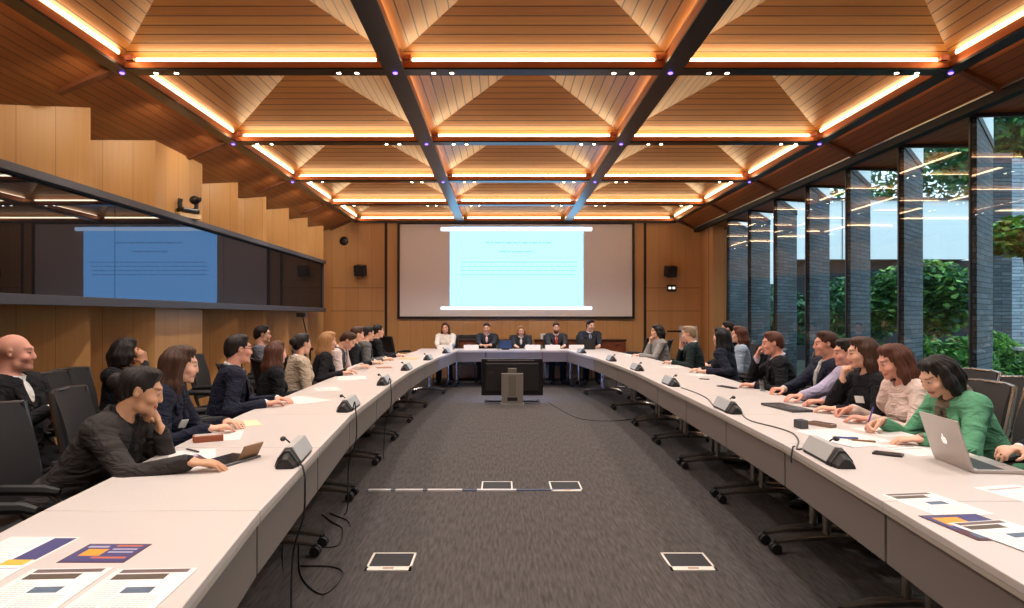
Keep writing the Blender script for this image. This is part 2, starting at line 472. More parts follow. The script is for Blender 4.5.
words(cxm - 0.72, cxm + 0.80, top - 0.38, 0.035, tx); words(cxm - 0.4, cxm + 0.42, top - 0.58, 0.03, tx)
for q in range(4): words(a[0] + (0.22 if q else 0.27), b[0] - 0.14 - (0.0 if q < 3 else 0.02), top - 0.82 - 0.095 * q, 0.024, tx)
mk('text_line', tx, emitter('slide_text', (134, 196, 245), 1.55), sl_)
ic = MB()
for q in range(6): ic.span((cxm - 0.45 + q * 0.14, -0.004, -0.0 + 0.08), (cxm - 0.37 + q * 0.14, -0.001, 0.12))
mk('toolbar_icon', ic, pm('icon_pale', (236, 230, 222), 0.7), scr)

def wall_speaker(x, z, lab):
    r = thing('wall_speaker', lab, 'speaker', (x, WALL_Y - 0.02, z))
    mk('bracket', MB().span((-0.02, -0.10, -0.03), (0.02, 0.02, 0.03)), M_plastic, r)
    R = Matrix.Rotation(0.25, 3, 'X') @ Matrix.Rotation(-0.3 if x < 0 else 0.3, 3, 'Z')
    mk('cabinet', MB().box((0, -0.17, 0), (0.24, 0.2, 0.25), R), M_plastic, r, bev=0.02)
    mk('grille', MB().box(R @ Vector((0, -0.103, 0)) + Vector((0, -0.17, 0)), (0.2, 0.012, 0.21), R), pm('grille_grey', (44, 44, 46), 0.7), r)
wall_speaker(-3.21, 2.45, 'black wall speaker on the timber wall left of the screen')
wall_speaker(3.82, 2.43, 'black wall speaker on the timber wall right of the screen')
r = thing('emergency_light', 'small twin lamp unit below the right wall speaker', 'light', (3.88, WALL_Y, 2.06))
mk('housing', MB().box((0, -0.03, 0), (0.2, 0.06, 0.15)), M_plastic, r, bev=0.01)
for s in (-1, 1): mk('lamp', MB().sphere((s * 0.045, -0.06, 0), (0.035, 0.02, 0.03)), emitter('em_lamp', (255, 250, 240), 1.2) if 'em_lamp' not in _mats else _mats['em_lamp'], r, smooth='all')
o = mk('wall_vent', MB().lathe([(0.1, 0), (0.1, 0.03), (0.06, 0.05), (0.03, 0.05)], 20, (-3.62, WALL_Y, 3.14), Matrix.Rotation(PI / 2, 3, 'X')), M_plastic, smooth=True)
tag(o, 'round black fitting high on the timber wall left of the screen', 'fitting')
r = thing('flip_chart', 'white flip chart pad on an easel by the right end of the back wall', 'flip chart', (4.15, WALL_Y - 0.45, 0))
mk('pad', MB().box((0, 0.0, 1.02), (0.4, 0.03, 0.36), Matrix.Rotation(-0.12, 3, 'X')), pm('pad_white', (206, 200, 200), 0.7), r)
for s in (-1, 1): mk('leg', MB().tube([(s * 0.1, 0.02, 1.15), (s * 0.26, -0.12, 0)], 0.012), M_dark, r)
mk('leg', MB().tube([(0, 0.03, 1.15), (0, 0.4, 0)], 0.012), M_dark, r)
mk('tray', MB().box((-0.32, -0.01, 1.08), (0.3, 0.05, 0.04)), M_plastic, r)

# credenzas against the back wall
M_cred = pm('credenza_wood', (128, 66, 40), 0.45, noise=0.2, nscale=12)
def credenza(x0, x1, lab):
    r = thing('credenza', lab, 'cabinet', ((x0 + x1) / 2, WALL_Y - 0.26, 0)); w_ = (x1 - x0) / 2
    mk('carcass', MB().span((-w_, -0.2, 0.42), (w_, 0.22, 0.86)), M_cred, r, bev=0.006)
    mk('top', MB().span((-w_ - 0.02, -0.23, 0.86), (w_ + 0.02, 0.23, 0.90)), pm('credenza_top', (70, 40, 28), 0.4), r, bev=0.004)
    n = max(2, int((x1 - x0) / 0.5))
    for k in range(n):
        q0 = -w_ + 0.02 + k * (2 * w_ - 0.02) / n; q1 = q0 + (2 * w_ - 0.02) / n - 0.02
        dr = mk('door', MB().span((q0, -0.215, 0.45), (q1, -0.2, 0.84)), M_cred, r, bev=0.003)
        mk('handle', MB().span(((q0 + q1) / 2 - 0.04, -0.235, 0.78), ((q0 + q1) / 2 + 0.04, -0.215, 0.795)), M_chrome, dr)
    for sx in (-1, 1):
        for yy in (-0.16, 0.18): mk('leg', MB().tube([(sx * (w_ - 0.05), yy, 0.42), (sx * (w_ - 0.05), yy, 0)], 0.016), M_chrome, r)
credenza(-1.05, 0.2, 'low brown credenza behind the left half of the panel table')
credenza(0.75, 1.9, 'low brown credenza behind the right half of the panel table')
credenza(2.0, 2.75, 'short brown credenza at the right end of the back wall')

# ------------------------------------------------------------------ left wall: saw-tooth timber panels
zz = MB()
prev = None
def zig(p, q, th):
    """upright sheet from p to q, following the sloping soffit, thickness to the outside"""
    P = []
    for z0 in (0, 1):
        for (x_, y_), k in ((p, 0), (q, 0), (q, 1), (p, 1)):
            X_, Y_ = x_ - (th if k else 0), y_
            P.append((X_, Y_, (soffl(x_) - 0.004) if z0 else 0))
    zz.add(P, [(0, 1, 2, 3), (7, 6, 5, 4), (4, 5, 1, 0), (5, 6, 2, 1), (6, 7, 3, 2), (7, 4, 0, 3)])
for y in [6.37 + 1.187 * k for k in range(-7, 8)]:
    a = (IX_L, y); b = (OX_L, y + 0.593); c = (IX_L, y + 1.187)
    if abs(y - 7.56) < 0.3: zig(a, c, 0.04)     # one bay is closed flush
    zig(b, c, 0.02)                              # face turned to the camera
    zig(a, b, 0.02)                              # return face
struct('wall_left', zz, M_veneer, 'saw-tooth timber veneer wall on the left')
struct('wall_left_outer', MB().span((-5.5, -2.2, 0), (-5.3, WALL_Y, 4.4)), M_dark)
struct('wall_front', MB().span((-5.4, -2.3, 0), (6.0, -2.1, 4.4)), M_veneer_low, 'timber wall behind the camera')

# interpreter booth glazing: dark mirror band with grey ledges
gm_ = NT('dark_mirror_glass'); t_ = gm_.t
gm_.b.inputs['Base Color'].default_value = lin((15, 13, 12)); gm_.b.inputs['Roughness'].default_value = 0.6; gm_.b.inputs['Specular IOR Level'].default_value = 0.1
gl = gm_.n('BsdfGlossy'); gl.inputs['Roughness'].default_value = 0.015; gl.inputs['Color'].default_value = lin((180, 190, 214))
mx = gm_.n('MixShader'); mx.inputs[0].default_value = 0.22
t_.links.new(gm_.b.outputs[0], mx.inputs[1]); t_.links.new(gl.outputs[0], mx.inputs[2])
t_.links.new(mx.outputs[0], t_.nodes['Material Output'].inputs[0])
BZ0, BZ1, BY1 = 1.53, 2.61, 14.35
bt = thing('booth_window_band', 'long dark mirror glass band with grey ledges along the left wall', 'window', (-3.86, 0, BZ0))
edges = [-2.0] + [1.45 + 2.6 * k for k in range(5)] + [BY1 - 0.03]
for a_, b_ in zip(edges[:-1], edges[1:]):
    mk('pane', MB().span((-0.04, a_ + 0.004, 0.06), (0.0, b_ - 0.004, BZ1 - BZ0 - 0.06)), gm_.m, bt)
mk('ledge', MB().span((-0.06, -2, BZ1 - BZ0 - 0.07), (0.075, BY1, BZ1 - BZ0)), M_ledge, bt, bev=0.004)
mk('ledge', MB().span((-0.06, -2, -0.02), (0.075, BY1, 0.065)), M_ledge, bt, bev=0.004)
mk('end_panel', MB().span((-0.05, BY1 - 0.03, 0), (0.03, BY1, BZ1 - BZ0)), M_ledge, bt)

# small PTZ camera sitting on the ledge
r = thing('conference_camera', 'black swivelling conference camera on the ledge above the dark glass', 'camera', (-3.825, 8.13, BZ1), -0.5)
mk('plinth', MB().box((0, 0, 0.03), (0.10, 0.3, 0.06)), pm('plinth_beige', (196, 168, 128), 0.6), r, bev=0.004)
mk('base', MB().box((0, 0, 0.09), (0.14, 0.24, 0.06)), M_plastic, r, bev=0.02)
for s in (-1, 1): mk('yoke', MB().tube([(0, s * 0.10, 0.1), (0, s * 0.115, 0.16), (0, s * 0.105, 0.22)], [0.032, 0.026, 0.03], 10), M_plastic, r, smooth=True)
hd = mk('head', MB().sphere((0.0, 0.09, 0.235), (0.06, 0.065, 0.055)), M_plastic, r, smooth='all')
mk('lens', MB().lathe([(0.03, 0), (0.03, 0.05), (0.02, 0.055)], 14, (0.04, 0.09, 0.24), Matrix.Rotation(PI / 2, 3, 'Y')), pm('lens_glass', (14, 14, 20), 0.05), hd, smooth=True)

# ------------------------------------------------------------------ right wall: saw-tooth glazing, stone fins
M_glass = glass_pane('window_glass', (226, 238, 240), 1.5, 0.05)
for k, y in enumerate(IYS):
    ox, oy = OX_R, y + PITCH / 2
    n = k + 1
    zi, zo = soff(IX_R), soff(OX_R)
    # slate clad face from the inner corner to the outer corner, white fascia above it
    A, B = Vector((IX_R, y, 0)), Vector((ox, oy, 0))
    d = (B - A).normalized(); nrm = Vector((d.y, -d.x, 0)) * 0.05
    def slab_(z0a, z0b, z1a, z1b, th0, th1):
        m = MB(); P = []
        for zz_a, zz_b in ((z0a, z0b), (z1a, z1b)):
            for q, z_ in ((A + nrm * th0, zz_a), (B + nrm * th0, zz_b), (B + nrm * th1, zz_b), (A + nrm * th1, zz_a)): P.append((q.x, q.y, z_))
        return m.add(P, [(0, 1, 2, 3)[::-1], (4, 5, 6, 7), (0, 1, 5, 4), (1, 2, 6, 5), (2, 3, 7, 6), (3, 0, 4, 7)][::1])
    struct('wall_fin_%d' % n, slab_(0, 0, zi - 0.05, zo - 0.05, 0.3, 1.3), M_stone, 'slate clad fin between two window bays')
    struct('trim_fascia_%d' % n, slab_(zi - 0.05, zo - 0.05, zi + 0.03, zo + 0.03, 0.2, 1.5), M_rail)
    struct('wall_fascia_%d' % n, slab_(zi + 0.03, zo + 0.03, 4.2, 4.2, 0.2, 1.4), M_white)
    # glass pane from the outer corner back to the next inner corner
    a = Vector((IX_R, y + PITCH, 0)); b = Vector((ox, oy, 0)); u = (b - a).normalized()
    Zi, Zo = Vector((0, 0, zi)), Vector((0, 0, zo)); e3 = Vector((0, 0, 0.03))
    wn = MB().bar(a + e3, b + e3, 0.06, 0.06).bar(a + Zi - e3 * 0.6, b + Zo - e3 * 0.6, 0.05, 0.035)
    wn.bar(a + u * 0.012 + e3, a + u * 0.012 + Zi - e3, 0.02, 0.024).bar(b - u * 0.012 + e3, b - u * 0.012 + Zo - e3, 0.02, 0.024)
    o = struct('window_%d' % n, wn, M_dark, 'full height window bay, number %d from the near end' % n)
    c = u.cross(Vector((0, 0, 1))) * 0.006; g = MB(); P = []
    for q, z1 in ((a + u * 0.02, zi), (b - u * 0.02, zo)):
        for s_ in (-1, 1):
            for z_ in (0.06, z1 - 0.035): P.append((q.x + c.x * s_, q.y + c.y * s_, z_))
    g.add(P, [(0, 4, 5, 1), (2, 3, 7, 6), (0, 2, 6, 4), (1, 5, 7, 3), (0, 1, 3, 2), (4, 6, 7, 5)])
    struct('pane', g, M_glass, parent=o)
struct('wall_right_end', MB().span((4.55, WALL_Y - 0.9, 0), (4.95, WALL_Y, 4.4)), M_veneer_low)

# camera
cd = bpy.data.cameras.new('camera'); co = bpy.data.objects.new('camera', cd); COL.objects.link(co)
co.location = (0, 0, H); co.rotation_euler = (PI / 2, 0, 0)
cd.sensor_fit = 'HORIZONTAL'; cd.sensor_width = 36; cd.lens = FPX / 1024 * 36
cd.shift_x = 10 / 1024; cd.shift_y = 12 / 1024; cd.clip_end = 200
S.camera = co

# sky: dull overcast evening daylight
wd = bpy.data.worlds.new('world'); S.world = wd; wd.use_nodes = True
bg = wd.node_tree.nodes['Background']; bg.inputs[0].default_value = (0.74, 0.88, 1.0, 1); bg.inputs[1].default_value = 3.3
S.view_settings.view_transform = 'Standard'; S.view_settings.look = 'None'
S.view_settings.gamma = 1; S.view_settings.use_curve_mapping = False
S.view_settings.exposure = 0.0
# ------------------------------------------------------------------ tables
LIN = [(0.3, -0.55), (1.2, -0.70), (1.565, -0.757), (2.33, -0.845), (2.94, -0.888), (3.66, -0.966), (4.64, -1.045), (5.8, -1.08), (7.03, -1.117), (8.62, -1.137), (10.65, -1.07), (13.2, -0.89), (14.0, -0.83)]
RIN = [(0.3, 1.17), (1.69, 1.324), (2.64, 1.417), (3.6, 1.50), (4.59, 1.535), (5.5, 1.56), (8.16, 1.62), (10.5, 1.57), (13.2, 1.286), (14.0, 1.2)]
def interp(tab, y):
    for (a, xa), (b, xb) in zip(tab[:-1], tab[1:]):
        if y <= b: return xa + (xb - xa) * (y - a) / (b - a)
    return tab[-1][1]
def lin_in(y): return interp(LIN, y)
def rin_in(y): return interp(RIN, y)
DL, DR = 0.76, 0.85
def lout(y): return lin_in(y) - DL
def rout(y): return rin_in(y) + DR
M_top = pm('tabletop_laminate', (202, 192, 187), 0.38, spec=0.4)
M_lip = pm('table_edge', (176, 166, 154), 0.5)
M_panel = pm('modesty_panel', (122, 112, 106), 0.55)
M_leg = pm('table_leg_metal', (160, 154, 148), 0.25, 0.85)
M_rub = pm('rubber_black', (18, 18, 18), 0.6)

def caster(mb, c):
    for s in (-1, 1):
        mb.lathe([(0.006, -0.011), (0.028, -0.011), (0.032, -0.006), (0.032, 0.006), (0.028, 0.011), (0.006, 0.011)], 16, (c[0], c[1] + s * 0.018, 0.032), Matrix.Rotation(PI / 2, 3, 'X'))
def pedestal(root, cx, cy, ax, depth):
    """two slim columns with curved feet across the table; ax = unit vector from outer to inner edge"""
    ax = Vector((ax[0], ax[1], 0)).normalized(); al = Vector((-ax.y, ax.x, 0))
    for s in (-1, 1):
        o = Vector((cx, cy, 0)) + al * 0.085 * s
        lg = mk('leg', MB().tube([o + Vector((0, 0, 0.09)), o + Vector((0, 0, TZ - 0.05))], 0.025, 12), M_leg, root, smooth=True)
        pts = [o + ax * (depth * q) + Vector((0, 0, z)) for q, z in ((-0.36, 0.075), (-0.2, 0.095), (0, 0.105), (0.2, 0.095), (0.36, 0.075))]
        mk('foot', MB().tube(pts, [0.018, 0.024, 0.027, 0.024, 0.018], 10), M_leg, lg, smooth=True)
        for q in (-0.36, 0.36):
            cm_ = MB(); c_ = o + ax * depth * q
            caster(cm_, c_); cm_.tube([c_ + Vector((0, 0, 0.032)) - Vector((0, 0.03, 0)), c_ + Vector((0, 0, 0.032)) + Vector((0, 0.03, 0))], 0.01).tube([c_ + Vector((0, 0, 0.03)), c_ + Vector((0, 0, 0.08))], 0.012)
            mk('caster', cm_, M_rub, lg, smooth=True)
def table_unit(poly, inner, lab, ped, grp):
    """poly: four plan points; inner: the two plan points of the front edge"""
    c = Vector((sum(p[0] for p in poly) / 4, sum(p[1] for p in poly) / 4, 0))
    r = thing('conference_table', lab, 'table', c, 0, grp)
    q = [(p[0] - c.x, p[1] - c.y) for p in poly]
    mk('tabletop', MB().prism(q, TZ - 0.026, TZ), M_top, r, bev=0.003)
    (ax_, ay_), (bx_, by_) = [(p[0] - c.x, p[1] - c.y) for p in inner]
    a, b = Vector((ax_, ay_, 0)), Vector((bx_, by_, 0)); d = (b - a).normalized()
    nin = Vector((-d.y, d.x, 0));  nin = nin if nin.dot(-a) > 0 else -nin
    z = Vector((0, 0, TZ - 0.026 - 0.1))
    mk('modesty_panel', MB().bar(a + d * 0.006 + nin * 0.02 + z, b - d * 0.006 + nin * 0.02 + z, 0.02, 0.2), M_panel, r, bev=0.002)
    mk('edge_strip', MB().bar(a + nin * 0.004 + Vector((0, 0, TZ - 0.034)), b + nin * 0.004 + Vector((0, 0, TZ - 0.034)), 0.008, 0.016), M_lip, r)
    if ped: 
        px, py, ax, dp = ped
        pedestal(r, px - c.x, py - c.y, ax, dp)
    return r
names = ['nearest the camera, under the printed leaflets', 'second from the camera', 'third from the camera', 'fourth from the camera', 'fifth from the camera', 'sixth from the camera', 'seventh from the camera', 'eighth from the camera', 'ninth from the camera', 'last before the corner']
LS = [0.45, 1.25, 2.33, 3.45, 4.6, 5.8, 7.05, 8.3, 9.6, 11.2, 13.2]
RS = [0.45, 1.35, 2.45, 3.55, 4.6, 5.7, 6.85, 8.05, 9.3, 11.0, 13.2]
for side, seams, fin, D in (('left', LS, lin_in, -DL), ('right', RS, rin_in, DR)):
    for k, (y0, y1) in enumerate(zip(seams[:-1], seams[1:])):
        g = 0.0025
        poly = [(fin(y0), y0 + g), (fin(y1), y1 - g), (fin(y1) + D, y1 - g), (fin(y0) + D, y0 + g)]
        ym = (y0 + y1) / 2
        table_unit(poly, [(fin(y0), y0 + g), (fin(y1), y1 - g)], 'pale table unit of the %s row, %s' % (side, names[k]),
                   (fin(ym) + D * 0.5, ym, (-D, 0), abs(D)), 'pale table units of the two long rows')
FY0, FY1 = 13.2, 13.95
fx = [-1.70, -0.32, 0.80, 2.15]
for k, nm in enumerate(('left end, before the woman in white', 'middle, behind the black monitor', 'right end, before the two men in suits')):
    poly = [(fx[k] + .003, FY0 + .004), (fx[k + 1] - .003, FY0 + .004), (fx[k + 1] - .003, FY1), (fx[k] + .003, FY1)]
    table_unit(poly, [poly[0], poly[1]], 'pale table unit of the panel row, ' + nm, ((fx[k] + fx[k + 1]) / 2, (FY0 + FY1) / 2, (0, -1), FY1 - FY0), 'pale table units of the panel row')

# ------------------------------------------------------------------ chairs
M_fab = pm('chair_fabric', (36, 34, 36), 0.85, noise=0.25, nscale=220)
M_mesh = pm('chair_mesh', (46, 43, 43), 0.7, noise=0.3, nscale=300)
M_alu = pm('chair_aluminium', (186, 184, 180), 0.25, 0.9)
def pad(w0, w1, y0, y1, zc, th, curve=0.02, n=8):
    mb = MB(); top = []; vs = []; 
    for j in range(n + 1):
        v = j / n; y = y0 + (y1 - y0) * v; w_ = w0 + (w1 - w0) * v
        for i in range(n + 1):
            u = i / n * 2 - 1
            vs.append((u * w_, y, zc + curve * (u * u - 0.3) - 0.03 * max(0, v - 0.75) * 4 * (v > 0.75)))
    m = (n + 1) ** 2
    vs2 = [(x, y, z - th) for x, y, z in vs]; fs = []
    for j in range(n):
        for i in range(n):
            a = j * (n + 1) + i; q = (a, a + 1, a + n + 2, a + n + 1)
            fs.append(q); fs.append(tuple(m + k for k in q[::-1]))
    for i in range(n):
        for a, b in ((i, i + 1), ((n) * (n + 1) + i + 1, n * (n + 1) + i)): fs.append((b, a, m + a, m + b))
        for a, b in (((i + 1) * (n + 1), i * (n + 1)), (i * (n + 1) + n, (i + 1) * (n + 1) + n)): fs.append((b, a, m + a, m + b))
    return mb.add(vs + vs2, fs)
def back_panel(w_, z0, z1, y0, y1, th, curve=0.045, n=10):
    mb = MB(); vs = []
    for j in range(n + 1):
        v = j / n; z = z0 + (z1 - z0) * v; ww = w_ * (0.94 + 0.06 * math.sin(v * PI)) * (1 - 0.06 * max(0, v - 0.9) * 10)
        for i in range(n + 1):
            u = i / n * 2 - 1
            vs.append((u * ww, y0 + (y1 - y0) * v - curve * (1 - u * u) + 0.03 * math.sin(v * PI), z - 0.012 * u * u * (v > 0.95)))
    m = (n + 1) ** 2; vs2 = [(x, y - th, z) for x, y, z in vs]; fs = []
    for j in range(n):
        for i in range(n):
            a = j * (n + 1) + i; q = (a, a + n + 1, a + n + 2, a + 1)
            fs.append(q[::-1] if False else q); fs.append(tuple(m + k for k in q[::-1]))
    for i in range(n):
        for a, b in ((i, i + 1), (n * (n + 1) + i + 1, n * (n + 1) + i)): fs.append((a, b, m + b, m + a))
        for a, b in (((i + 1) * (n + 1), i * (n + 1)), (i * (n + 1) + n, (i + 1) * (n + 1) + n)): fs.append((a, b, m + b, m + a))
    return mb.add(vs + vs2, fs)
def make_chair(lab, backmat, silver):
    r = thing('conference_chair', lab, 'chair')
    mk('seat', pad(0.235, 0.225, -0.22, 0.24, 0.455, 0.055), M_fab, r, smooth=True)
    mk('backrest', back_panel(0.225, 0.52, 1.0, -0.235, -0.33, 0.018), backmat, r, smooth=True)
    fm = M_alu if silver else pm('chair_steel', (92, 90, 90), 0.28, 0.85)
    for s in (-1, 1):
        pts = [(s * 0.235, -0.335, 0.99), (s * 0.238, -0.29, 0.78), (s * 0.24, -0.24, 0.54), (s * 0.242, -0.20, 0.43), (s * 0.245, -0.05, 0.405), (s * 0.248, 0.18, 0.41), (s * 0.25, 0.25, 0.37), (s * 0.25, 0.27, 0.2), (s * 0.25, 0.255, 0.05), (s * 0.25, 0.2, 0.014), (s * 0.25, -0.05, 0.014), (s * 0.25, -0.24, 0.014)]
        fo = mk('frame', MB().tube(pts, [0.016, 0.02, 0.02, 0.014] + [0.013] * 8, 8), fm, r, smooth=True)
        for gy in (0.2, -0.22): mk('glide', MB().box((s * 0.25, gy, 0.006), (0.03, 0.05, 0.012)), M_rub, fo)
        am = mk('armrest', MB().tube([(s * 0.262, -0.20, 0.665), (s * 0.268, -0.05, 0.672), (s * 0.268, 0.12, 0.672), (s * 0.262, 0.18, 0.662)], [0.018, 0.024, 0.024, 0.016], 8), M_rub, r, smooth=True)
        mk('arm_support', MB().tube([(s * 0.262, 0.12, 0.665), (s * 0.262, 0.2, 0.6), (s * 0.252, 0.23, 0.42)], 0.013, 8), fm, am, smooth=True)
        mk('arm_support', MB().tube([(s * 0.262, -0.18, 0.66), (s * 0.243, -0.255, 0.62)], 0.012, 8), fm, am, smooth=True)
    mk('crossbar', MB().tube([(-0.25, -0.24, 0.014), (0.25, -0.24, 0.014)], 0.013, 8), fm, r, smooth=True)
    mk('top_rail', MB().tube([(-0.235, -0.335, 0.985), (-0.1, -0.375, 0.992), (0.1, -0.375, 0.992), (0.235, -0.335, 0.985)], 0.012, 8), fm, r, smooth=True)
    return r
_ch = {}
def chair(x, y, rz, lab, silver=False, group=None):
    if silver not in _ch:
        o = make_chair(lab, M_mesh if silver else M_fab, silver); _ch[silver] = o
        o.location = (x, y, 0); o.rotation_euler = (0, 0, rz); o['group'] = group or 'conference chairs'
        return o
    return dup(_ch[silver], (x, y, 0), rz, lab, group or 'conference chairs')
A_L, A_R = -PI / 2, PI / 2          # facing the table from the left row / from the right row
# empty chairs
chair(-2.16, 4.58, A_L + 0.42, 'empty dark chair at the left table between the long haired woman and the navy suit')
chair(-3.02, 4.52, A_L - 0.1, 'empty dark chair by the wall, beside the bald man')
chair(-3.05, 5.05, A_L + 0.15, 'empty dark chair by the wall, next to the woman holding her head')
chair(-3.02, 6.75, A_L + 0.1, 'empty dark wall chair, first of the pair behind the man in the navy suit')
chair(-3.02, 7.32, A_L + 0.1, 'empty dark wall chair, second of the pair behind the man in the navy suit')
chair(-2.98, 9.3, A_L, 'empty dark chair by the left wall, beside the black light stand')
chair(-2.28, 14.35, A_L + 0.9, 'empty grey chair at the left corner, beside the panel table')
chair(2.72, 12.15, A_R - 0.35, 'empty grey chair right of the panel, nearest the grey cardigan')
chair(2.66, 12.75, A_R - 0.35, 'empty grey chair right of the panel, middle of three')
chair(2.60, 13.38, A_R - 0.35, 'empty grey chair right of the panel, nearest the panel table')
chair(-0.78, 14.62, PI, 'empty dark chair at the panel table, right of the woman in white')
chair(3.28, 4.5, A_R + 0.15, 'silver framed mesh chair behind the green jacket, with a tan bag on it', True)
chair(3.42, 5.25, A_R + 0.05, 'silver framed mesh chair behind the woman in the pale blouse', True)
chair(3.25, 6.5, A_R - 0.15, 'silver framed mesh chair by the window, behind the man touching his face', True)
chair(3.3, 7.15, A_R - 0.15, 'silver framed mesh chair by the window, second from the man touching his face', True)
chair(3.4, 7.85, A_R - 0.15, 'silver framed mesh chair by the window, third from the near end', True)

# ------------------------------------------------------------------ microphone units
def make_mic(lab, e):
    r = thing('microphone_unit', lab, 'microphone')
    prof = [(-0.055, 0.0), (0.055, 0.0), (0.045, 0.03), (0.012, 0.072), (-0.012, 0.074), (-0.05, 0.02)]
    mk('housing', MB().extrude_x(prof, -0.17, 0.17), M_plastic, r, bev=0.004)
    cov = [(-0.058, 0.018), (-0.03, 0.047), (-0.012, 0.078), (0.014, 0.076), (0.03, 0.055), (0.012, 0.07), (-0.01, 0.072), (-0.05, 0.022)]
    mk('silver_cover', MB().extrude_x([(-0.056, 0.014), (-0.049, 0.016), (-0.008, 0.071), (0.012, 0.071), (0.043, 0.03), (0.05, 0.032), (0.018, 0.080), (-0.016, 0.082)], *sorted((-e * 0.19, e * 0.12))), pm('mic_silver', (186, 184, 180), 0.5, 0.35), r, bev=0.003)
    n_ = len(prof); cv = [(e * 0.125, y * 1.12, z * 1.12) for y, z in prof] + [(e * 0.215, y * 0.75, z * 0.6) for y, z in prof]
    fs_ = [tuple(range(n_ - 1, -1, -1)), tuple(range(n_, 2 * n_))] + [(i, (i + 1) % n_, n_ + (i + 1) % n_, n_ + i) for i in range(n_)]
    if e < 0: fs_ = [f_[::-1] for f_ in fs_]
    mk('end_cap', MB().add(cv, fs_), M_plastic, r, bev=0.006)
    gn = mk('gooseneck', MB().tube([(-e * 0.1, 0.03, 0.05), (-e * 0.1, 0.045, 0.065), (-e * 0.09, 0.055, 0.078), (-e * 0.08, 0.062, 0.084)], [0.005, 0.004, 0.004, 0.004], 8), M_plastic, r, smooth=True)
    mk('capsule', MB().sphere((-e * 0.07, 0.066, 0.085), (0.024, 0.014, 0.012)), M_plastic, gn, smooth='all')
    return r
mic0 = {}
def mic(x, y, rz, lab):
    e = 1 if x > 0 else -1
    if e not in mic0:
        o = mic0[e] = make_mic(lab, e); o.location = (x, y, TZ); o.rotation_euler = (0, 0, rz); o['group'] = 'delegate microphone units'; return
    dup(mic0[e], (x, y, TZ), rz, lab, 'delegate microphone units')
on_ = ['nearest', 'second', 'third', 'fourth', 'fifth', 'sixth']
for k, y in enumerate((3.17, 4.9, 6.7, 8.46, 10.4, 12.3)):
    d = math.atan2(lin_in(y + .2) - lin_in(y - .2), 0.4)
    mic(lin_in(y) - 0.075, y, PI / 2 - d, 'silver and black microphone unit on the left table row, %s from the camera' % on_[k])
for k, y in enumerate((3.17, 4.81, 6.6, 8.4, 10.15, 12.3)):
    d = math.atan2(rin_in(y + .2) - rin_in(y - .2), 0.4)
    mic(rin_in(y) + 0.085, y, -PI / 2 - d, 'silver and black microphone unit on the right table row, %s from the camera' % on_[k])

# ------------------------------------------------------------------ cables
M_cab = pm('cable_black', (24, 23, 24), 0.5)
M_cabg = pm('cable_grey', (92, 84, 78), 0.5)
def smooth_path(pts, n=6):
    pts = [Vector(p) for p in pts]; out = []
    for i in range(len(pts) - 1):
        p0, p1, p2, p3 = pts[max(i - 1, 0)], pts[i], pts[i + 1], pts[min(i + 2, len(pts) - 1)]
        for k in range(n):
            t_ = k / n
            out.append(0.5 * ((2 * p1) + (p2 - p0) * t_ + (2 * p0 - 5 * p1 + 4 * p2 - p3) * t_ * t_ + (3 * p1 - p0 - 3 * p2 + p3) * t_ ** 3))
    return out + [pts[-1]]
def cable(pts, lab, r=0.0045, mat=None):
    o = mk('cable', MB().tube(smooth_path(pts), r, 6), mat or M_cab, smooth='all'); tag(o, lab, 'cable', 'loose cables'); return o
def tp(px, py): return on_table(px, py, TZ + 0.005)
cable([tp(807, 447), tp(797, 449), tp(798.5, 441), tp(794, 434), tp(785, 430), tp(775, 427), tp(749, 420), tp(740, 412), tp(733, 407.5)], 'grey cable joining the nearest two right hand microphone units', mat=M_cabg)
cable([tp(713, 405.4), tp(708, 399), tp(699, 394), tp(690, 390.6), tp(681, 387.5)], 'grey cable joining the second and third right hand microphone units', mat=M_cabg)
def edge_cable(y, lab, side=-1, arc=True, floor_pts=(), short=False):
    f = lin_in if side < 0 else rin_in
    x = f(y); s = -side
    p = [(x - s * 0.015, y, TZ + 0.012), (x + s * 0.002, y - 0.02, TZ + (0.07 if arc else 0.012)), (x + s * 0.012, y - 0.04, TZ + (0.05 if arc else 0.005)), (x + s * 0.022, y - 0.05, TZ - 0.03), (x + s * 0.026, y - 0.06, TZ - 0.06)]
    if not short: p += [(x + s * 0.02, y - 0.06, TZ - 0.2)] + [(x - s * 0.04, y - 0.02, 0.35), (x - s * 0.06, y, 0.02)] + list(floor_pts)
    cable(p, lab)
F_ = lambda x, y: on_floor(x, y, 0.006)
edge_cable(3.0, 'black cable hanging from the nearest left microphone unit to a loop on the floor', arc=False, floor_pts=[F_(283, 548), F_(298, 540), F_(301, 575), F_(323, 594), F_(343, 574), F_(331, 566.5), F_(300, 566)])
edge_cable(4.75, 'black cable arching over the table edge by the second left microphone unit', floor_pts=[F_(330, 513), F_(347, 520), F_(350, 526)])
edge_cable(6.55, 'black cable over the table edge by the third left microphone unit')
cable([F_(318, 547), F_(338, 545), F_(343, 529), F_(332, 522), F_(322, 514)], 'black cable curling on the carpet below the left table row')
cable([F_(548, 402), F_(575, 417), F_(606, 421), F_(640, 419), F_(660, 424)], 'thin black cable across the carpet right of the monitor')
edge_cable(3.42, 'short black cable over the right table edge at the nearest microphone unit', side=1, arc=False, short=True)

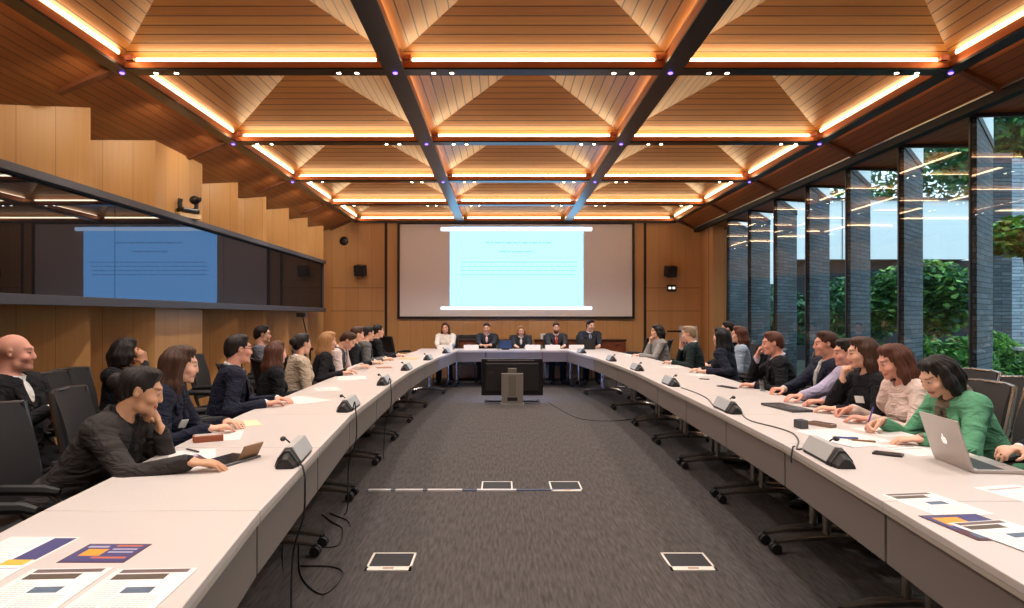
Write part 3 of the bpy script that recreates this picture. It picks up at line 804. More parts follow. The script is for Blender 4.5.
# ------------------------------------------------------------------ monitor on its stand
M_mon = pm('monitor_black', (20, 19, 23), 0.32)
r = thing('monitor_stand', 'grey metal display stand on the carpet before the panel table', 'stand', (0.165, 10.75, 0))
M_grey = pm('stand_grey', (132, 128, 122), 0.45, 0.3)
mk('column', MB().span((-0.175, -0.1, 0.02), (0.175, 0.0, 0.5)), M_grey, r, bev=0.006)
mk('mount_plate', MB().span((-0.07, -0.07, 0.5), (0.07, 0.02, 0.58)).span((-0.06, -0.106, 0.14), (0.06, -0.1, 0.48)), pm('mount_brown', (118, 110, 98), 0.5, 0.2), r, bev=0.004)
mk('socket_box', MB().span((-0.08, -0.108, 0.065), (0.08, -0.1, 0.12)), M_plastic, r)
mk('base_plate', MB().span((-0.19, -0.14, 0.0), (0.19, 0.28, 0.02)), M_grey, r, bev=0.004)
for s in (-1, 1):
    ft = mk('foot', MB().tube([(s * 0.1, 0.1, 0.03), (s * 0.42, 0.16, 0.03)], 0.02), M_plastic, r, smooth=True)
    mk('caster', MB().lathe([(0.01, -0.012), (0.03, -0.012), (0.03, 0.012), (0.01, 0.012)], 14, (s * 0.43, 0.16, 0.03), Matrix.Rotation(PI / 2, 3, 'X')), M_chrome, ft, smooth=True)
r = thing('display_monitor', 'large black flat monitor seen from behind, facing the panel', 'monitor', (0.165, 10.82, 0.13))
mk('bezel', MB().box((0, 0.02, 0.30), (1.0, 0.055, 0.6)), M_mon, r, bev=0.012)
mk('back_cover', MB().box((0, -0.02, 0.30), (0.86, 0.04, 0.46)), pm('monitor_cover', (27, 26, 30), 0.5), r, bev=0.015)
mk('screen', MB().box((0, 0.049, 0.30), (0.94, 0.004, 0.54)), pm('screen_glow', (20, 30, 50), 0.1, emit=(130, 170, 255), estr=14.0), r)
mk('back_rail', MB().span((-0.40, -0.012, 0.565), (0.36, -0.006, 0.578)), pm('rail_grey', (126, 122, 124), 0.4), r)  # pale grey rail near the top of the monitor back
mk('logo_plate', MB().span((-0.38, -0.045, 0.36), (-0.30, -0.04, 0.39)), pm('plate_grey', (50, 50, 54), 0.4), r)

# ------------------------------------------------------------------ floor boxes and taped cable
M_fb = pm('floor_box_steel', (226, 218, 208), 0.4, 0.15)
def floor_box(px, py0, py1, wpx, lab):
    n, f = on_floor(px, py1), on_floor(px, py0)
    w_ = wpx * n.y / FPX / 2
    r = thing('floor_box', lab, 'floor box', ((n.x + f.x) / 2, (n.y + f.y) / 2, 0.0), 0, 'steel framed floor boxes')
    d = (f.y - n.y) / 2; fr = MB(); e = 0.012
    fr.span((-w_, -d, 0), (w_, -d + 0.055, 0.006)).span((-w_, d - e, 0), (w_, d, 0.006)).span((-w_, -d, 0), (-w_ + e, d, 0.006)).span((w_ - e, -d, 0), (w_, d, 0.006))
    mk('frame', fr, M_fb, r)
    mk('lid', MB().span((-w_ + e, -d + 0.055, 0), (w_ - e, d - e, 0.004)), pm('lid_dark', (46, 45, 47), 0.9), r)
    mk('pull', MB().span((-0.03, -d + 0.02, 0.006), (0.03, -d + 0.035, 0.009)), pm('pull_tan', (170, 140, 110), 0.5), r)
floor_box(391.5, 553.5, 571, 46, 'steel framed floor box on the carpet, near left of the aisle')
floor_box(688, 553.5, 571, 46, 'steel framed floor box on the carpet, near right of the aisle')
floor_box(497, 482, 491.5, 32, 'steel framed floor box at the middle of the taped cable')
floor_box(565.5, 482, 491.5, 32, 'steel framed floor box at the right end of the taped cable')
a, b = on_floor(366, 491), on_floor(580, 491)
r = thing('taped_cable', 'thin cable taped flat across the carpet to the floor boxes', 'cable', (a.x, a.y + 0.0, 0))
L = b.x - a.x
mk('cable', MB().tube([(0, 0, 0.006), (L * 0.3, 0.01, 0.006), (L * 0.6, 0.0, 0.006), (L, 0.03, 0.006)], 0.006, 6), pm('cable_blue', (86, 104, 140), 0.4), r)
tpm = pm('tape_silver', (196, 190, 186), 0.4, 0.1)
for x0, x1 in ((0.02, 0.2), (0.24, 0.46), (0.5, 0.78), (0.9, 1.22)):
    mk('tape', MB().span((x0, -0.018, 0.0), (x1, 0.022, 0.013)), tpm, r)
# light stand by the left wall
r = thing('light_stand', 'black tripod light stand folded up by the left wall', 'stand', (-3.02, 10.5, 0))
mk('pole', MB().tube([(0, 0, 0.1), (0.0, 0, 0.9), (-0.12, 0, 1.42)], [0.016, 0.014, 0.01], 8), M_plastic, r)
for k in range(3): mk('leg', MB().tube([(0, 0, 0.6), (0.3 * math.cos(k * 2.1 + .3), 0.3 * math.sin(k * 2.1 + .3), 0.01)], 0.011, 8), M_plastic, r)
mk('head', MB().box((-0.14, 0, 1.44), (0.14, 0.08, 0.07)), M_plastic, r, bev=0.01)
mk('knob', MB().sphere((0.03, 0, 0.9), 0.025, 8, 6), M_plastic, r)
# ------------------------------------------------------------------ people: signed-distance bodies meshed with surface nets
class SDF:
    def __init__(s): s.ops = []
    def cap(s, a, b, ra, rb=None, k=0.02, flat=None, fs=1.0, sub=False):
        s.ops.append(('c', np.array(a, float), np.array(b, float), ra, ra if rb is None else rb, k, None if flat is None else np.array(flat, float), fs, sub)); return s
    def chain(s, pts, rs, k=0.02, **kw):
        for i in range(len(pts) - 1): s.cap(pts[i], pts[i + 1], rs[i], rs[i + 1], k, **kw)
        return s
    def ell(s, c, r, R=None, k=0.02, sub=False):
        s.ops.append(('e', np.array(c, float), np.array(r, float), None if R is None else np.array(R), None, k, None, 1, sub)); return s
    def plane(s, p, n, k=0.005):      # removes everything on the side the normal points to
        s.ops.append(('p', np.array(p, float), np.array(n, float) / np.linalg.norm(n), None, None, k, None, 1, True)); return s
    def mesh(s, name, res):
        lo = np.full(3, 1e9); hi = -lo; bbs = []
        for o in s.ops:
            if o[0] == 'c': m = max(o[3], o[4]); a, b = np.minimum(o[1], o[2]) - m, np.maximum(o[1], o[2]) + m
            elif o[0] == 'e': m = max(o[2]); a, b = o[1] - m, o[1] + m
            else: bbs.append(None); continue
            bbs.append((a, b))
            if not o[8]: lo = np.minimum(lo, a); hi = np.maximum(hi, b)
        lo -= 2.5 * res; hi += 2.5 * res
        n = np.ceil((hi - lo) / res).astype(int) + 1
        D = np.full(n, 0.3, np.float32)
        ax = [lo[i] + res * np.arange(n[i]) for i in range(3)]
        for o, bb in zip(s.ops, bbs):
            k = o[5]
            if bb is None: i0, i1 = np.zeros(3, int), n
            else:
                pad = max(0.05, 1.6 * k) + 2 * res
                i0 = np.clip(((bb[0] - pad - lo) / res).astype(int), 0, n); i1 = np.clip(((bb[1] + pad - lo) / res).astype(int) + 2, 0, n)
            if (i1 <= i0).any(): continue
            X, Y, Z = np.meshgrid(*[ax[i][i0[i]:i1[i]] for i in range(3)], indexing='ij', sparse=True)
            if o[0] == 'c':
                a, b = o[1], o[2]; ba = b - a; L2 = max(float(ba @ ba), 1e-9)
                px, py, pz = X - a[0], Y - a[1], Z - a[2]
                t_ = np.clip((px * ba[0] + py * ba[1] + pz * ba[2]) / L2, 0, 1)
                qx, qy, qz = px - t_ * ba[0], py - t_ * ba[1], pz - t_ * ba[2]
                if o[6] is not None:
                    nn = o[6]; c_ = (qx * nn[0] + qy * nn[1] + qz * nn[2]) * (1 / o[7] - 1)
                    qx, qy, qz = qx + nn[0] * c_, qy + nn[1] * c_, qz + nn[2] * c_
                d = np.sqrt(qx * qx + qy * qy + qz * qz) - (o[3] + (o[4] - o[3]) * t_)
                if o[6] is not None: d = d * (0.5 + 0.5 * o[7])
            elif o[0] == 'e':
                px, py, pz = X - o[1][0], Y - o[1][1], Z - o[1][2]; R = o[3]
                if R is not None: px, py, pz = [px * R[0, i] + py * R[1, i] + pz * R[2, i] for i in range(3)]
                r = o[2]
                k0 = np.sqrt((px / r[0]) ** 2 + (py / r[1]) ** 2 + (pz / r[2]) ** 2)
                k1 = np.sqrt((px / r[0] ** 2) ** 2 + (py / r[1] ** 2) ** 2 + (pz / r[2] ** 2) ** 2) + 1e-9
                d = k0 * (k0 - 1) / k1
            else:
                d = -((X - o[1][0]) * o[2][0] + (Y - o[1][1]) * o[2][1] + (Z - o[1][2]) * o[2][2])
            sl = tuple(slice(i0[i], i1[i]) for i in range(3)); A = D[sl]
            if o[8]:
                h = np.clip(0.5 - 0.5 * (A + d) / k, 0, 1); D[sl] = A * (1 - h) - d * h + k * h * (1 - h)
            else:
                h = np.clip(0.5 + 0.5 * (d - A) / k, 0, 1); D[sl] = d * (1 - h) + A * h - k * h * (1 - h)
        D[0] = D[-1] = 1; D[:, 0] = D[:, -1] = 1; D[:, :, 0] = D[:, :, -1] = 1
        I = D < 0
        cs = [(0, 0, 0), (1, 0, 0), (0, 1, 0), (1, 1, 0), (0, 0, 1), (1, 0, 1), (0, 1, 1), (1, 1, 1)]
        m = n - 1
        cnt = sum(I[c[0]:c[0] + m[0], c[1]:c[1] + m[1], c[2]:c[2] + m[2]].astype(np.int8) for c in cs)
        act = (cnt > 0) & (cnt < 8); ijk = np.argwhere(act)
        idx = np.full(m, -1, np.int64); idx[act] = np.arange(len(ijk))
        val = [D[ijk[:, 0] + c[0], ijk[:, 1] + c[1], ijk[:, 2] + c[2]] for c in cs]
        acc = np.zeros((len(ijk), 3)); w_ = np.zeros(len(ijk))
        for a in range(8):
            for b in range(a + 1, 8):
                if sum(abs(p - q) for p, q in zip(cs[a], cs[b])) != 1: continue
                mk_ = (val[a] < 0) != (val[b] < 0)
                t_ = np.where(mk_, val[a] / np.where(mk_, val[a] - val[b], 1), 0)
                p = np.array(cs[a]) + t_[:, None] * (np.array(cs[b]) - np.array(cs[a]))
                acc += p * mk_[:, None]; w_ += mk_
        V = lo + (ijk + acc / w_[:, None]) * res
        F = []
        for axn in range(3):
            u, v = (axn + 1) % 3, (axn + 2) % 3
            sl0 = [slice(1, -1)] * 3; sl1 = [slice(1, -1)] * 3; sl0[axn] = slice(0, -1); sl1[axn] = slice(1, None)
            a, b = I[tuple(sl0)], I[tuple(sl1)]
            e = np.argwhere(a != b); fl = a[tuple(e.T)]
            off = np.ones(3, int); off[axn] = 0; e = e + off
            def cell(du, dv):
                q = e.copy(); q[:, u] += du; q[:, v] += dv; return idx[q[:, 0], q[:, 1], q[:, 2]]
            Q = np.stack([cell(-1, -1), cell(0, -1), cell(0, 0), cell(-1, 0)], 1)
            Q[~fl] = Q[~fl][:, ::-1]; F.append(Q)
        F = np.concatenate(F)
        me = bpy.data.meshes.new(name)
        me.vertices.add(len(V)); me.vertices.foreach_set('co', V.astype(np.float32).ravel())
        me.loops.add(4 * len(F)); me.loops.foreach_set('vertex_index', F.ravel().astype(np.int32))
        me.polygons.add(len(F)); me.polygons.foreach_set('loop_start', np.arange(len(F), dtype=np.int32) * 4)
        me.polygons.foreach_set('loop_total', np.full(len(F), 4, np.int32))
        me.polygons.foreach_set('use_smooth', np.ones(len(F), bool)); me.update()
        return me, V

def npv(v): return np.array([v[0], v[1], v[2]], float)
def rot(ax, deg): return np.array(Matrix.Rotation(math.radians(deg), 3, ax))
def unit(v): v = np.asarray(v, float); return v / (np.linalg.norm(v) + 1e-9)

# skin uses a vertex colour for lips, brows and eyes (features, not shading)
w = NT('skin'); at = w.n('Attribute', attribute_name='Col'); w.l(at.outputs['Color'], w.b.inputs['Base Color'])
w.b.inputs['Roughness'].default_value = 0.5; w.b.inputs['Specular IOR Level'].default_value = 0.35
M_skin = w.m
def cloth(name, col, rough=0.85):
    if 'cloth_' + name in _mats: return _mats['cloth_' + name]
    w = NT('cloth_' + name); tc = w.n('TexCoord'); a = lin(col)
    g = w.noise(tc.outputs['Object'], 70.0, (1, 1, 1), 3)
    w.l(w.mix(g, tuple(v * 0.86 for v in a[:3]) + (1,), tuple(min(1, v * 1.14) for v in a[:3]) + (1,)), w.b.inputs['Base Color'])
    w.b.inputs['Roughness'].default_value = rough; w.b.inputs['Specular IOR Level'].default_value = 0.25
    mp = w.n('Mapping'); mp.inputs['Scale'].default_value = (1, 1, 2.2); mp.inputs['Rotation'].default_value = (0.5, 0.3, 0.2); w.l(tc.outputs['Object'], mp.inputs['Vector'])
    nz = w.n('TexNoise'); nz.inputs['Scale'].default_value = 7.0; nz.inputs['Detail'].default_value = 2.0; nz.inputs['Distortion'].default_value = 1.2; w.l(mp.outputs[0], nz.inputs['Vector'])
    bp = w.n('Bump'); bp.inputs['Strength'].default_value = 0.9; bp.inputs['Distance'].default_value = 0.035
    w.l(nz.outputs['Fac'], bp.inputs['Height']); w.l(bp.outputs['Normal'], w.b.inputs['Normal'])
    return w.m
def hairm(name, col):
    if 'hair_' + name in _mats: return _mats['hair_' + name]
    w = NT('hair_' + name); tc = w.n('TexCoord'); g = w.noise(tc.outputs['Object'], 1.0, (160, 160, 9), 3)
    a = lin(col)
    w.l(w.mix(g, tuple(v * 0.55 for v in a[:3]) + (1,), tuple(min(1, v * 1.6) for v in a[:3]) + (1,)), w.b.inputs['Base Color'])
    w.b.inputs['Roughness'].default_value = 0.55; w.b.inputs['Specular IOR Level'].default_value = 0.3
    bp = w.n('Bump'); bp.inputs['Strength'].default_value = 0.5; bp.inputs['Distance'].default_value = 0.006
    w.l(g, bp.inputs['Height']); w.l(bp.outputs['Normal'], w.b.inputs['Normal'])
    return w.m
SKIN = {'fair': (226, 176, 150), 'pink': (222, 160, 138), 'tan': (196, 142, 110), 'olive': (206, 156, 122)}

HEAD = 0.92
def ik(S_, W_, l1, l2, pole):
    d = W_ - S_; L = np.linalg.norm(d); mx_ = (l1 + l2) * 0.985
    if L > mx_: W_ = S_ + d / L * mx_; d = W_ - S_; L = mx_
    if L < abs(l1 - l2) + 0.04: L = abs(l1 - l2) + 0.04
    u = d / L; a = (l1 * l1 - l2 * l2 + L * L) / (2 * L); h = math.sqrt(max(l1 * l1 - a * a, 0))
    p = pole - u * (pole @ u); p = unit(p)
    return S_ + u * a + p * h, W_

def add_hand(s, W_, d, n, side, curl, splay=0.1, grow=0.0, thumb=None):
    """side +1 right, -1 left; d fingers direction, n palm-facing normal"""
    d = unit(d); n = unit(n - d * (n @ d)); t_ = np.cross(d, n) * side
    s.cap(W_ - d * 0.01, W_ + d * 0.012, 0.027, 0.029, 0.015, flat=n, fs=0.72)
    s.cap(W_ + d * 0.03 - t_ * 0.004, W_ + d * 0.078 - t_ * 0.001, 0.036, 0.041, 0.012, flat=n, fs=0.36)
    for off, ln, r in ((0.031, 0.073, 0.0092), (0.011, 0.081, 0.0095), (-0.010, 0.076, 0.0092), (-0.030, 0.060, 0.0082)):
        p = W_ + d * (0.088 - abs(off) * 0.18) + t_ * off; ang = 0
        dd = unit(d + t_ * off * splay * 25 * 0.3)
        seg = (ln * 0.45, ln * 0.32, ln * 0.26); r_ = r + grow
        c_ = curl * (1 + (0.03 - off) * 2.0)
        for q, (L, bend) in enumerate(zip(seg, (62, 78, 50))):
            ang += math.radians(bend) * c_
            p2 = p + (dd * math.cos(ang) + n * math.sin(ang)) * L
            s.cap(p, p2, r_, r_ * 0.92, 0.006 if q == 0 else 0.003); p = p2; r_ *= 0.92
    a = W_ + d * 0.025 + t_ * 0.026 + n * 0.004
    b = a + unit(d * 0.62 + t_ * 0.75 + n * (0.25 + 0.5 * curl)) * 0.042
    c = b + unit(d * 0.92 + t_ * (0.35 - 0.7 * curl) + n * (0.2 + 0.6 * curl)) * 0.032
    e = c + unit(d * 0.92 + t_ * (0.1 - 0.9 * curl) + n * (0.2 + 0.5 * curl)) * 0.022
    s.cap(a, b, 0.014 + grow, 0.0115 + grow, 0.012).cap(b, c, 0.0112 + grow, 0.0102, 0.003).cap(c, e, 0.0102, 0.0085, 0.003)

def person(label, head, face, sex='m', lean=12, side=0, twist=0, hyaw=0, hpitch=5, hroll=0, arms=None, hair=('short', 'brown', (70, 46, 32)),
           skin='fair', top='suit', topc=('black', (24, 24, 28)), shirtc=('white', (226, 224, 222)), tie=None, legsc=('black', (24, 24, 28)),
           res=0.0125, scale=1.0, table=0, glasses=False, badge=None, beard=None, beardc=None, hz=None, collar=True, scarf=None, knees=None, zo=0.0, group='people at the meeting'):
    """head = plan position (x,y) of the head centre; face = heading in degrees (0 looks along +Y, 90 looks along -X)"""
    th = math.radians(face)
    P = np.array([0, 0, 0.535 + zo]); fem = sex == 'f'
    T = rot('Z', twist) @ rot('X', -lean) @ rot('Y', side)
    sw = 0.158 if fem else 0.182
    tp_ = lambda x, y, z: P + T @ np.array([x, y, z])
    up = T[:, 2]
    NB = tp_(0, -0.005, 0.50)
    Hq = rot('Z', hyaw) @ rot('X', -hpitch) @ rot('Y', hroll)
    nt = NB + unit(up * 0.6 + Hq[:, 2] * 0.4) * 0.065
    HC = nt + Hq @ np.array([0, 0.022, 0.085])
    hp = lambda x, y, z: HC + Hq @ np.array([x, y, z])
    c_, s_ = math.cos(th), math.sin(th)
    RZ = np.array([[c_, -s_, 0], [s_, c_, 0], [0, 0, 1]])
    off = RZ @ HC * scale
    rx, ry = head[0] - off[0], head[1] - off[1]
    root = thing('person', label, 'person', (rx, ry, 0), th, group); root.scale = (scale,) * 3
    def w2l(p): return RZ.T @ (np.array(p, float) - np.array([rx, ry, 0])) / scale
    # ---- arms
    arms = arms or {}
    spec = {}
    for sd, nm in ((1, 'R'), (-1, 'L')):
        a = dict(arms.get(nm, {})); SH = tp_(sd * sw, 0.0, 0.445)
        if 'w' in a: W_ = w2l(a['w'])
        elif 'l' in a: W_ = np.array(a['l'], float)
        elif 'h' in a: W_ = hp(*a['h'])
        elif table:
            xe = (lout(ry) if table < 0 else rout(ry)); fwd = 1 if table < 0 else -1
            W_ = w2l((xe + fwd * 0.06, ry + (-sd * fwd) * 0.13, TZ + 0.032))
            if table == 2: W_ = w2l((rx + sd * -0.13, FY1 - 0.2, TZ + 0.032))
        else: W_ = np.array([sd * 0.11, 0.30, 0.645 + zo])
        pole = np.array(a.get('pole', (sd * 0.55, -0.45, -1.0)), float)
        E, W_ = ik(SH, W_, 0.285, 0.25, pole)
        fd = W_ - E
        if 'd' in a: d = RZ.T @ np.array(a['d'], float)
        elif 'hd' in a: d = Hq @ np.array(a['hd'], float)
        else: d = unit(fd); d = unit(np.array([d[0] - sd * 0.15, d[1], d[2] * 0.25]))
        n = np.array((0, 0, -1.0))
        if 'n' in a: n = RZ.T @ np.array(a['n'], float)
        elif 'hn' in a: n = Hq @ np.array(a['hn'], float)
        spec[sd] = (SH, E, W_, d, n, a.get('curl', 0.28))
    # ---- legs
    kn = knees or (0.11, 0.43)
    legs = {sd: (P + np.array([sd * 0.09, 0.02, -0.005]), np.array([sd * kn[0], kn[1], 0.515 + zo]), np.array([sd * (kn[0] + .01), kn[1] - 0.03, 0.085]), np.array([sd * (kn[0] + 0.03), kn[1] + 0.11, 0.04])) for sd in (1, -1)}
    ty = T[:, 1]
    def torso(s, g, k=0.05, bust=True):
        w1, w2 = (0.150, 0.155) if fem else (0.165, 0.172)
        s.ell(P + np.array([0, -0.01, 0.02]), (w1 + 0.02 + g, 0.13 + g, 0.12 + g), None, k)
        s.ell(tp_(0, -0.005, 0.17), (w1 - (0.022 if fem else 0.01) + g, 0.108 + g, 0.17 + g), T, k)
        s.ell(tp_(0, 0.0, 0.335), (w2 - 0.01 + g, 0.112 + g, 0.16 + g), T, k)
        s.cap(tp_(-(sw - 0.05), -0.012, 0.445), tp_(sw - 0.05, -0.012, 0.445), 0.062 + g, None, k)
        if fem and bust:
            for q in (-1, 1): s.ell(tp_(q * 0.068, 0.088, 0.315), (0.062 + g, 0.05 + g, 0.062 + g), T, 0.03)
    def arm(s, sd, g, k=0.03, cut=0.0):
        SH, E, W_, d, n, _c = spec[sd]
        s.ell(tp_(sd * (sw - 0.012), -0.005, 0.44), (0.058 + g,) * 3, None, k)
        s.cap(SH + (E - SH) * 0.02, E, 0.049 + g, 0.039 + g, k)
        We = W_ - unit(W_ - E) * cut
        s.cap(E, We, 0.039 + g, 0.029 + g * 0.8, 0.02)
    # ---- body: one continuous skin surface
    b = SDF(); torso(b, -0.004); 
    for sd in (1, -1): arm(b, sd, -0.004)
    for sd in (1, -1):
        hpnt, k_, an, toe = legs[sd]
        b.cap(hpnt, k_, 0.078, 0.058, 0.04).cap(k_, an, 0.055, 0.036, 0.03).cap(an - np.array([0, 0.02, 0.03]), toe, 0.034, 0.028, 0.03)
    b.cap(tp_(0, -0.012, 0.455), nt + Hq @ np.array([0, -0.012, 0.02]), 0.060 if not fem else 0.051, 0.054 if not fem else 0.047, 0.03)
    R_ = Hq
    b.ell(hp(0, -0.018, 0.032), (0.074, 0.093, 0.084), R_, 0.02)
    b.ell(hp(0, 0.028, -0.025), (0.057 if fem else 0.061, 0.066, 0.083), R_, 0.025)
    b.cap(hp(-0.038, 0.025, -0.078), hp(0.038, 0.025, -0.078), 0.021 if fem else 0.026, None, 0.03)
    b.cap(hp(-0.012, 0.074, -0.094), hp(0.012, 0.074, -0.094), 0.017 if fem else 0.02, None, 0.025)
    b.cap(hp(-0.034, 0.082, 0.030), hp(0.034, 0.080, 0.030), 0.006 if fem else 0.008, None, 0.025)
    for q in (-1, 1):
        b.ell(hp(q * 0.031, 0.099, 0.006), (0.016, 0.010, 0.009), R_, 0.012, sub=True)
        b.ell(hp(q * 0.031, 0.080, 0.005), (0.013, 0.012, 0.010), R_, 0.003)
        b.ell(hp(q * 0.045, 0.062, -0.032), (0.024, 0.024, 0.022), R_, 0.02)
    b.cap(hp(0, 0.088, 0.012), hp(0, 0.101 if fem else 0.106, -0.028), 0.0075, 0.0098 if fem else 0.0115, 0.012)
    for q in (-1, 1): b.ell(hp(q * 0.011, 0.098, -0.034), (0.009, 0.010, 0.008), R_, 0.007)
    b.cap(hp(-0.018, 0.088, -0.061), hp(0.018, 0.088, -0.061), 0.0068, None, 0.006)
    b.cap(hp(-0.015, 0.086, -0.071), hp(0.015, 0.086, -0.071), 0.0072, None, 0.006)
    for q in (-1, 1):
        ear = Hq @ rot('Z', q * -18)
        b.ell(hp(q * 0.077, -0.012, -0.004), (0.008, 0.018, 0.031), ear, 0.008)
        b.ell(hp(q * 0.084, -0.006, 0.002), (0.006, 0.008, 0.014), ear, 0.004, sub=True)
    for sd in (1, -1):
        SH, E, W_, d, n, cu = spec[sd]; add_hand(b, W_, d, n, sd, cu)
    me, V = b.mesh('body', res)
    L = (V - HC) @ Hq
    base = np.array(lin(SKIN[skin])); C = np.tile(base, (len(V), 1))
    def blend(mask, col): C[:] = C * (1 - mask[:, None]) + np.array(lin(col)) * mask[:, None]
    def sm(d, r0, r1): return np.clip((r1 - d) / (r1 - r0), 0, 1)
    soft = max(res * 0.7, 0.004)
    fr_ = (L[:, 1] > 0.03)
    rose = tuple(v * f for v, f in zip(SKIN[skin], (1.0, 0.80, 0.76)))
    for q in (-1, 1): blend(sm(np.linalg.norm(L - np.array([q * 0.045, 0.078, -0.035]), axis=1), 0.0, 0.035) * 0.45, rose)
    blend(sm(np.linalg.norm(L - np.array([0, 0.12, -0.033]), axis=1), 0.004, 0.022) * 0.35, rose)
    lp = np.sqrt((np.clip(np.abs(L[:, 0]) - 0.018, 0, None)) ** 2 + (L[:, 2] + 0.066) ** 2)
    blend(sm(lp, 0.006, 0.006 + soft) * (L[:, 1] > 0.07), (176, 88, 84) if fem else (186, 118, 104))
    hc = hair[2]; bc = tuple(v * 0.8 for v in hc) if hair[0] != 'bald' else (120, 92, 74)
    for q in (-1, 1):
        ex = np.abs(L[:, 0] - q * 0.033); br = np.sqrt(np.clip(ex - 0.014, 0, None) ** 2 + (L[:, 2] - 0.029 + ex * 0.12) ** 2)
        blend(sm(br, 0.003, 0.003 + soft) * fr_ * 0.6, bc)
        ey = np.sqrt(((L[:, 0] - q * 0.031) / 1.35) ** 2 + ((L[:, 2] - 0.003) * 1.8) ** 2)
        blend(sm(ey, 0.008, 0.008 + soft * 0.6) * (L[:, 1] > 0.06), (196, 182, 172) if res < 0.009 else (120, 88, 74))
        ir = np.sqrt((L[:, 0] - q * 0.031) ** 2 + (L[:, 2] - 0.004) ** 2)
        blend(sm(ir, 0.0062, 0.0062 + soft * 0.6) * (L[:, 1] > 0.06), (40, 26, 20))
    if beard:
        bm_ = sm(np.linalg.norm((L - np.array([0, 0.045, -0.092])) * np.array([0.8, 0.75, 1.0]), axis=1), 0.045, 0.058) * (L[:, 2] < -0.045) * (L[:, 1] > 0.0)
        blend(bm_ * (lp > 0.008), beard)
    # heads a little smaller than the modelling size
    def shrink(V_, body):
        L_ = (V_ - HC) @ Hq; f_ = np.full(len(L_), HEAD)
        if body:
            w0 = np.clip((L_[:, 2] + 0.15) / 0.06, 0, 1) * (np.linalg.norm(L_ * np.array([1.3, 1, 1]), axis=1) < 0.17); f_ = 1 - (1 - HEAD) * w0
        piv = np.array([0, 0.0, -0.09]); return HC + ((L_ - piv) * f_[:, None] + piv) @ Hq.T
    me.vertices.foreach_set('co', shrink(V, True).astype(np.float32).ravel()); me.update()
    at_ = me.color_attributes.new('Col', 'FLOAT_COLOR', 'POINT'); at_.data.foreach_set('color', C.astype(np.float32).ravel())
    me.materials.append(M_skin)
    def put(nm, sdf, mat, rs=None, lab=None):
        m2, _v = sdf.mesh(nm, rs or res); m2.materials.append(mat)
        o = bpy.data.objects.new(nm, m2); COL.objects.link(o); o.parent = root
        if lab: o['label'] = lab
        return o
    bo = bpy.data.objects.new('body', me); COL.objects.link(bo); bo.parent = root
    rc = max(res, 0.009)
    # ---- trousers and shoes
    t1 = SDF(); t1.ell(P + np.array([0, -0.01, 0.01]), (0.178, 0.142, 0.125), None, 0.05)
    for sd in (1, -1):
        hpnt, k_, an, toe = legs[sd]; t1.cap(hpnt, k_, 0.092, 0.072, 0.04).cap(k_, an, 0.070, 0.060, 0.03)
    put('trousers', t1, cloth(*legsc), max(res, 0.014))
    for sd in (1, -1):
        hpnt, k_, an, toe = legs[sd]; sh = SDF()
        sh.cap(an - np.array([0, 0.03, 0.038]), toe, 0.042, 0.036, 0.03).cap(toe, toe + np.array([0, 0.06, -0.008]), 0.036, 0.026, 0.02).cap(an - np.array([0, 0.02, 0.03]), an, 0.042, 0.042, 0.02).plane((0, 0, 0.004), (0, 0, -1))
        put('shoe', sh, pm('shoe_leather', (26, 22, 22), 0.35), max(res, 0.012))
    # ---- tops
    neck_in = lambda s, r: s.cap(tp_(0, -0.004, 0.47), nt + Hq @ np.array([0, 0, 0.03]), r, r, 0.006, sub=True)
    def collar_ring(s, r, w_, z0=0.495, k=0.01):
        for q in range(10):
            a0, a1 = q / 10 * 2 * PI, (q + 1) / 10 * 2 * PI
            s.cap(tp_(r * math.sin(a0), -0.006 + r * math.cos(a0) * 1.05, z0 - 0.016 * math.cos(a0)), tp_(r * math.sin(a1), -0.006 + r * math.cos(a1) * 1.05, z0 - 0.016 * math.cos(a1)), w_, None, k)
    hem = lambda s: s.plane(P + np.array([0, 0, -0.062]), (0, 0, -1))
    if top in ('suit', 'waistcoat'):
        sh = SDF(); torso(sh, 0.004, bust=False)
        if top == 'waistcoat':
            for sd in (1, -1): arm(sh, sd, 0.012, cut=0.005)
        else:
            for sd in (1, -1):
                SH, E, W_, d, n, _c = spec[sd]; u = unit(W_ - E); sh.cap(W_ - u * 0.05, W_ - u * 0.004, 0.035, 0.033, 0.01)
        collar_ring(sh, 0.062 if not fem else 0.056, 0.013, 0.505); neck_in(sh, 0.056 if not fem else 0.048)
        put('shirt', sh, cloth(*shirtc), rc)
        j = SDF(); torso(j, 0.016, bust=True)
        if top == 'suit':
            for sd in (1, -1): arm(j, sd, 0.012, cut=0.018)
            for q in (-1, 1): j.ell(tp_(q * (sw - 0.01), -0.008, 0.452), (0.07, 0.07, 0.058), T, 0.02)
        if top == 'suit': collar_ring(j, 0.078, 0.016, 0.482)
        neck_in(j, 0.07)
        j.cap(tp_(0, 0.13, 0.56), tp_(0, 0.155, 0.26), 0.085, 0.012, 0.006, sub=True)
        hem(j)
        jo = put('jacket' if top == 'suit' else 'waistcoat', j, cloth(*topc), rc)
        if top == 'suit':
            for q in (-1, 1):        # lapels lie along the edges of the opening
                lp_ = SDF(); lp_.chain([tp_(q * 0.075, 0.045, 0.475), tp_(q * 0.088, 0.103, 0.405), tp_(q * 0.066, 0.133, 0.33), tp_(q * 0.022, 0.142, 0.25)], [0.02, 0.03, 0.026, 0.008], 0.01, flat=T[:, 1], fs=0.35)
                m2, _v = lp_.mesh('lapel', max(res * 0.8, 0.006)); m2.materials.append(cloth(*topc)); lo_ = bpy.data.objects.new('lapel', m2); COL.objects.link(lo_); lo_.parent = jo
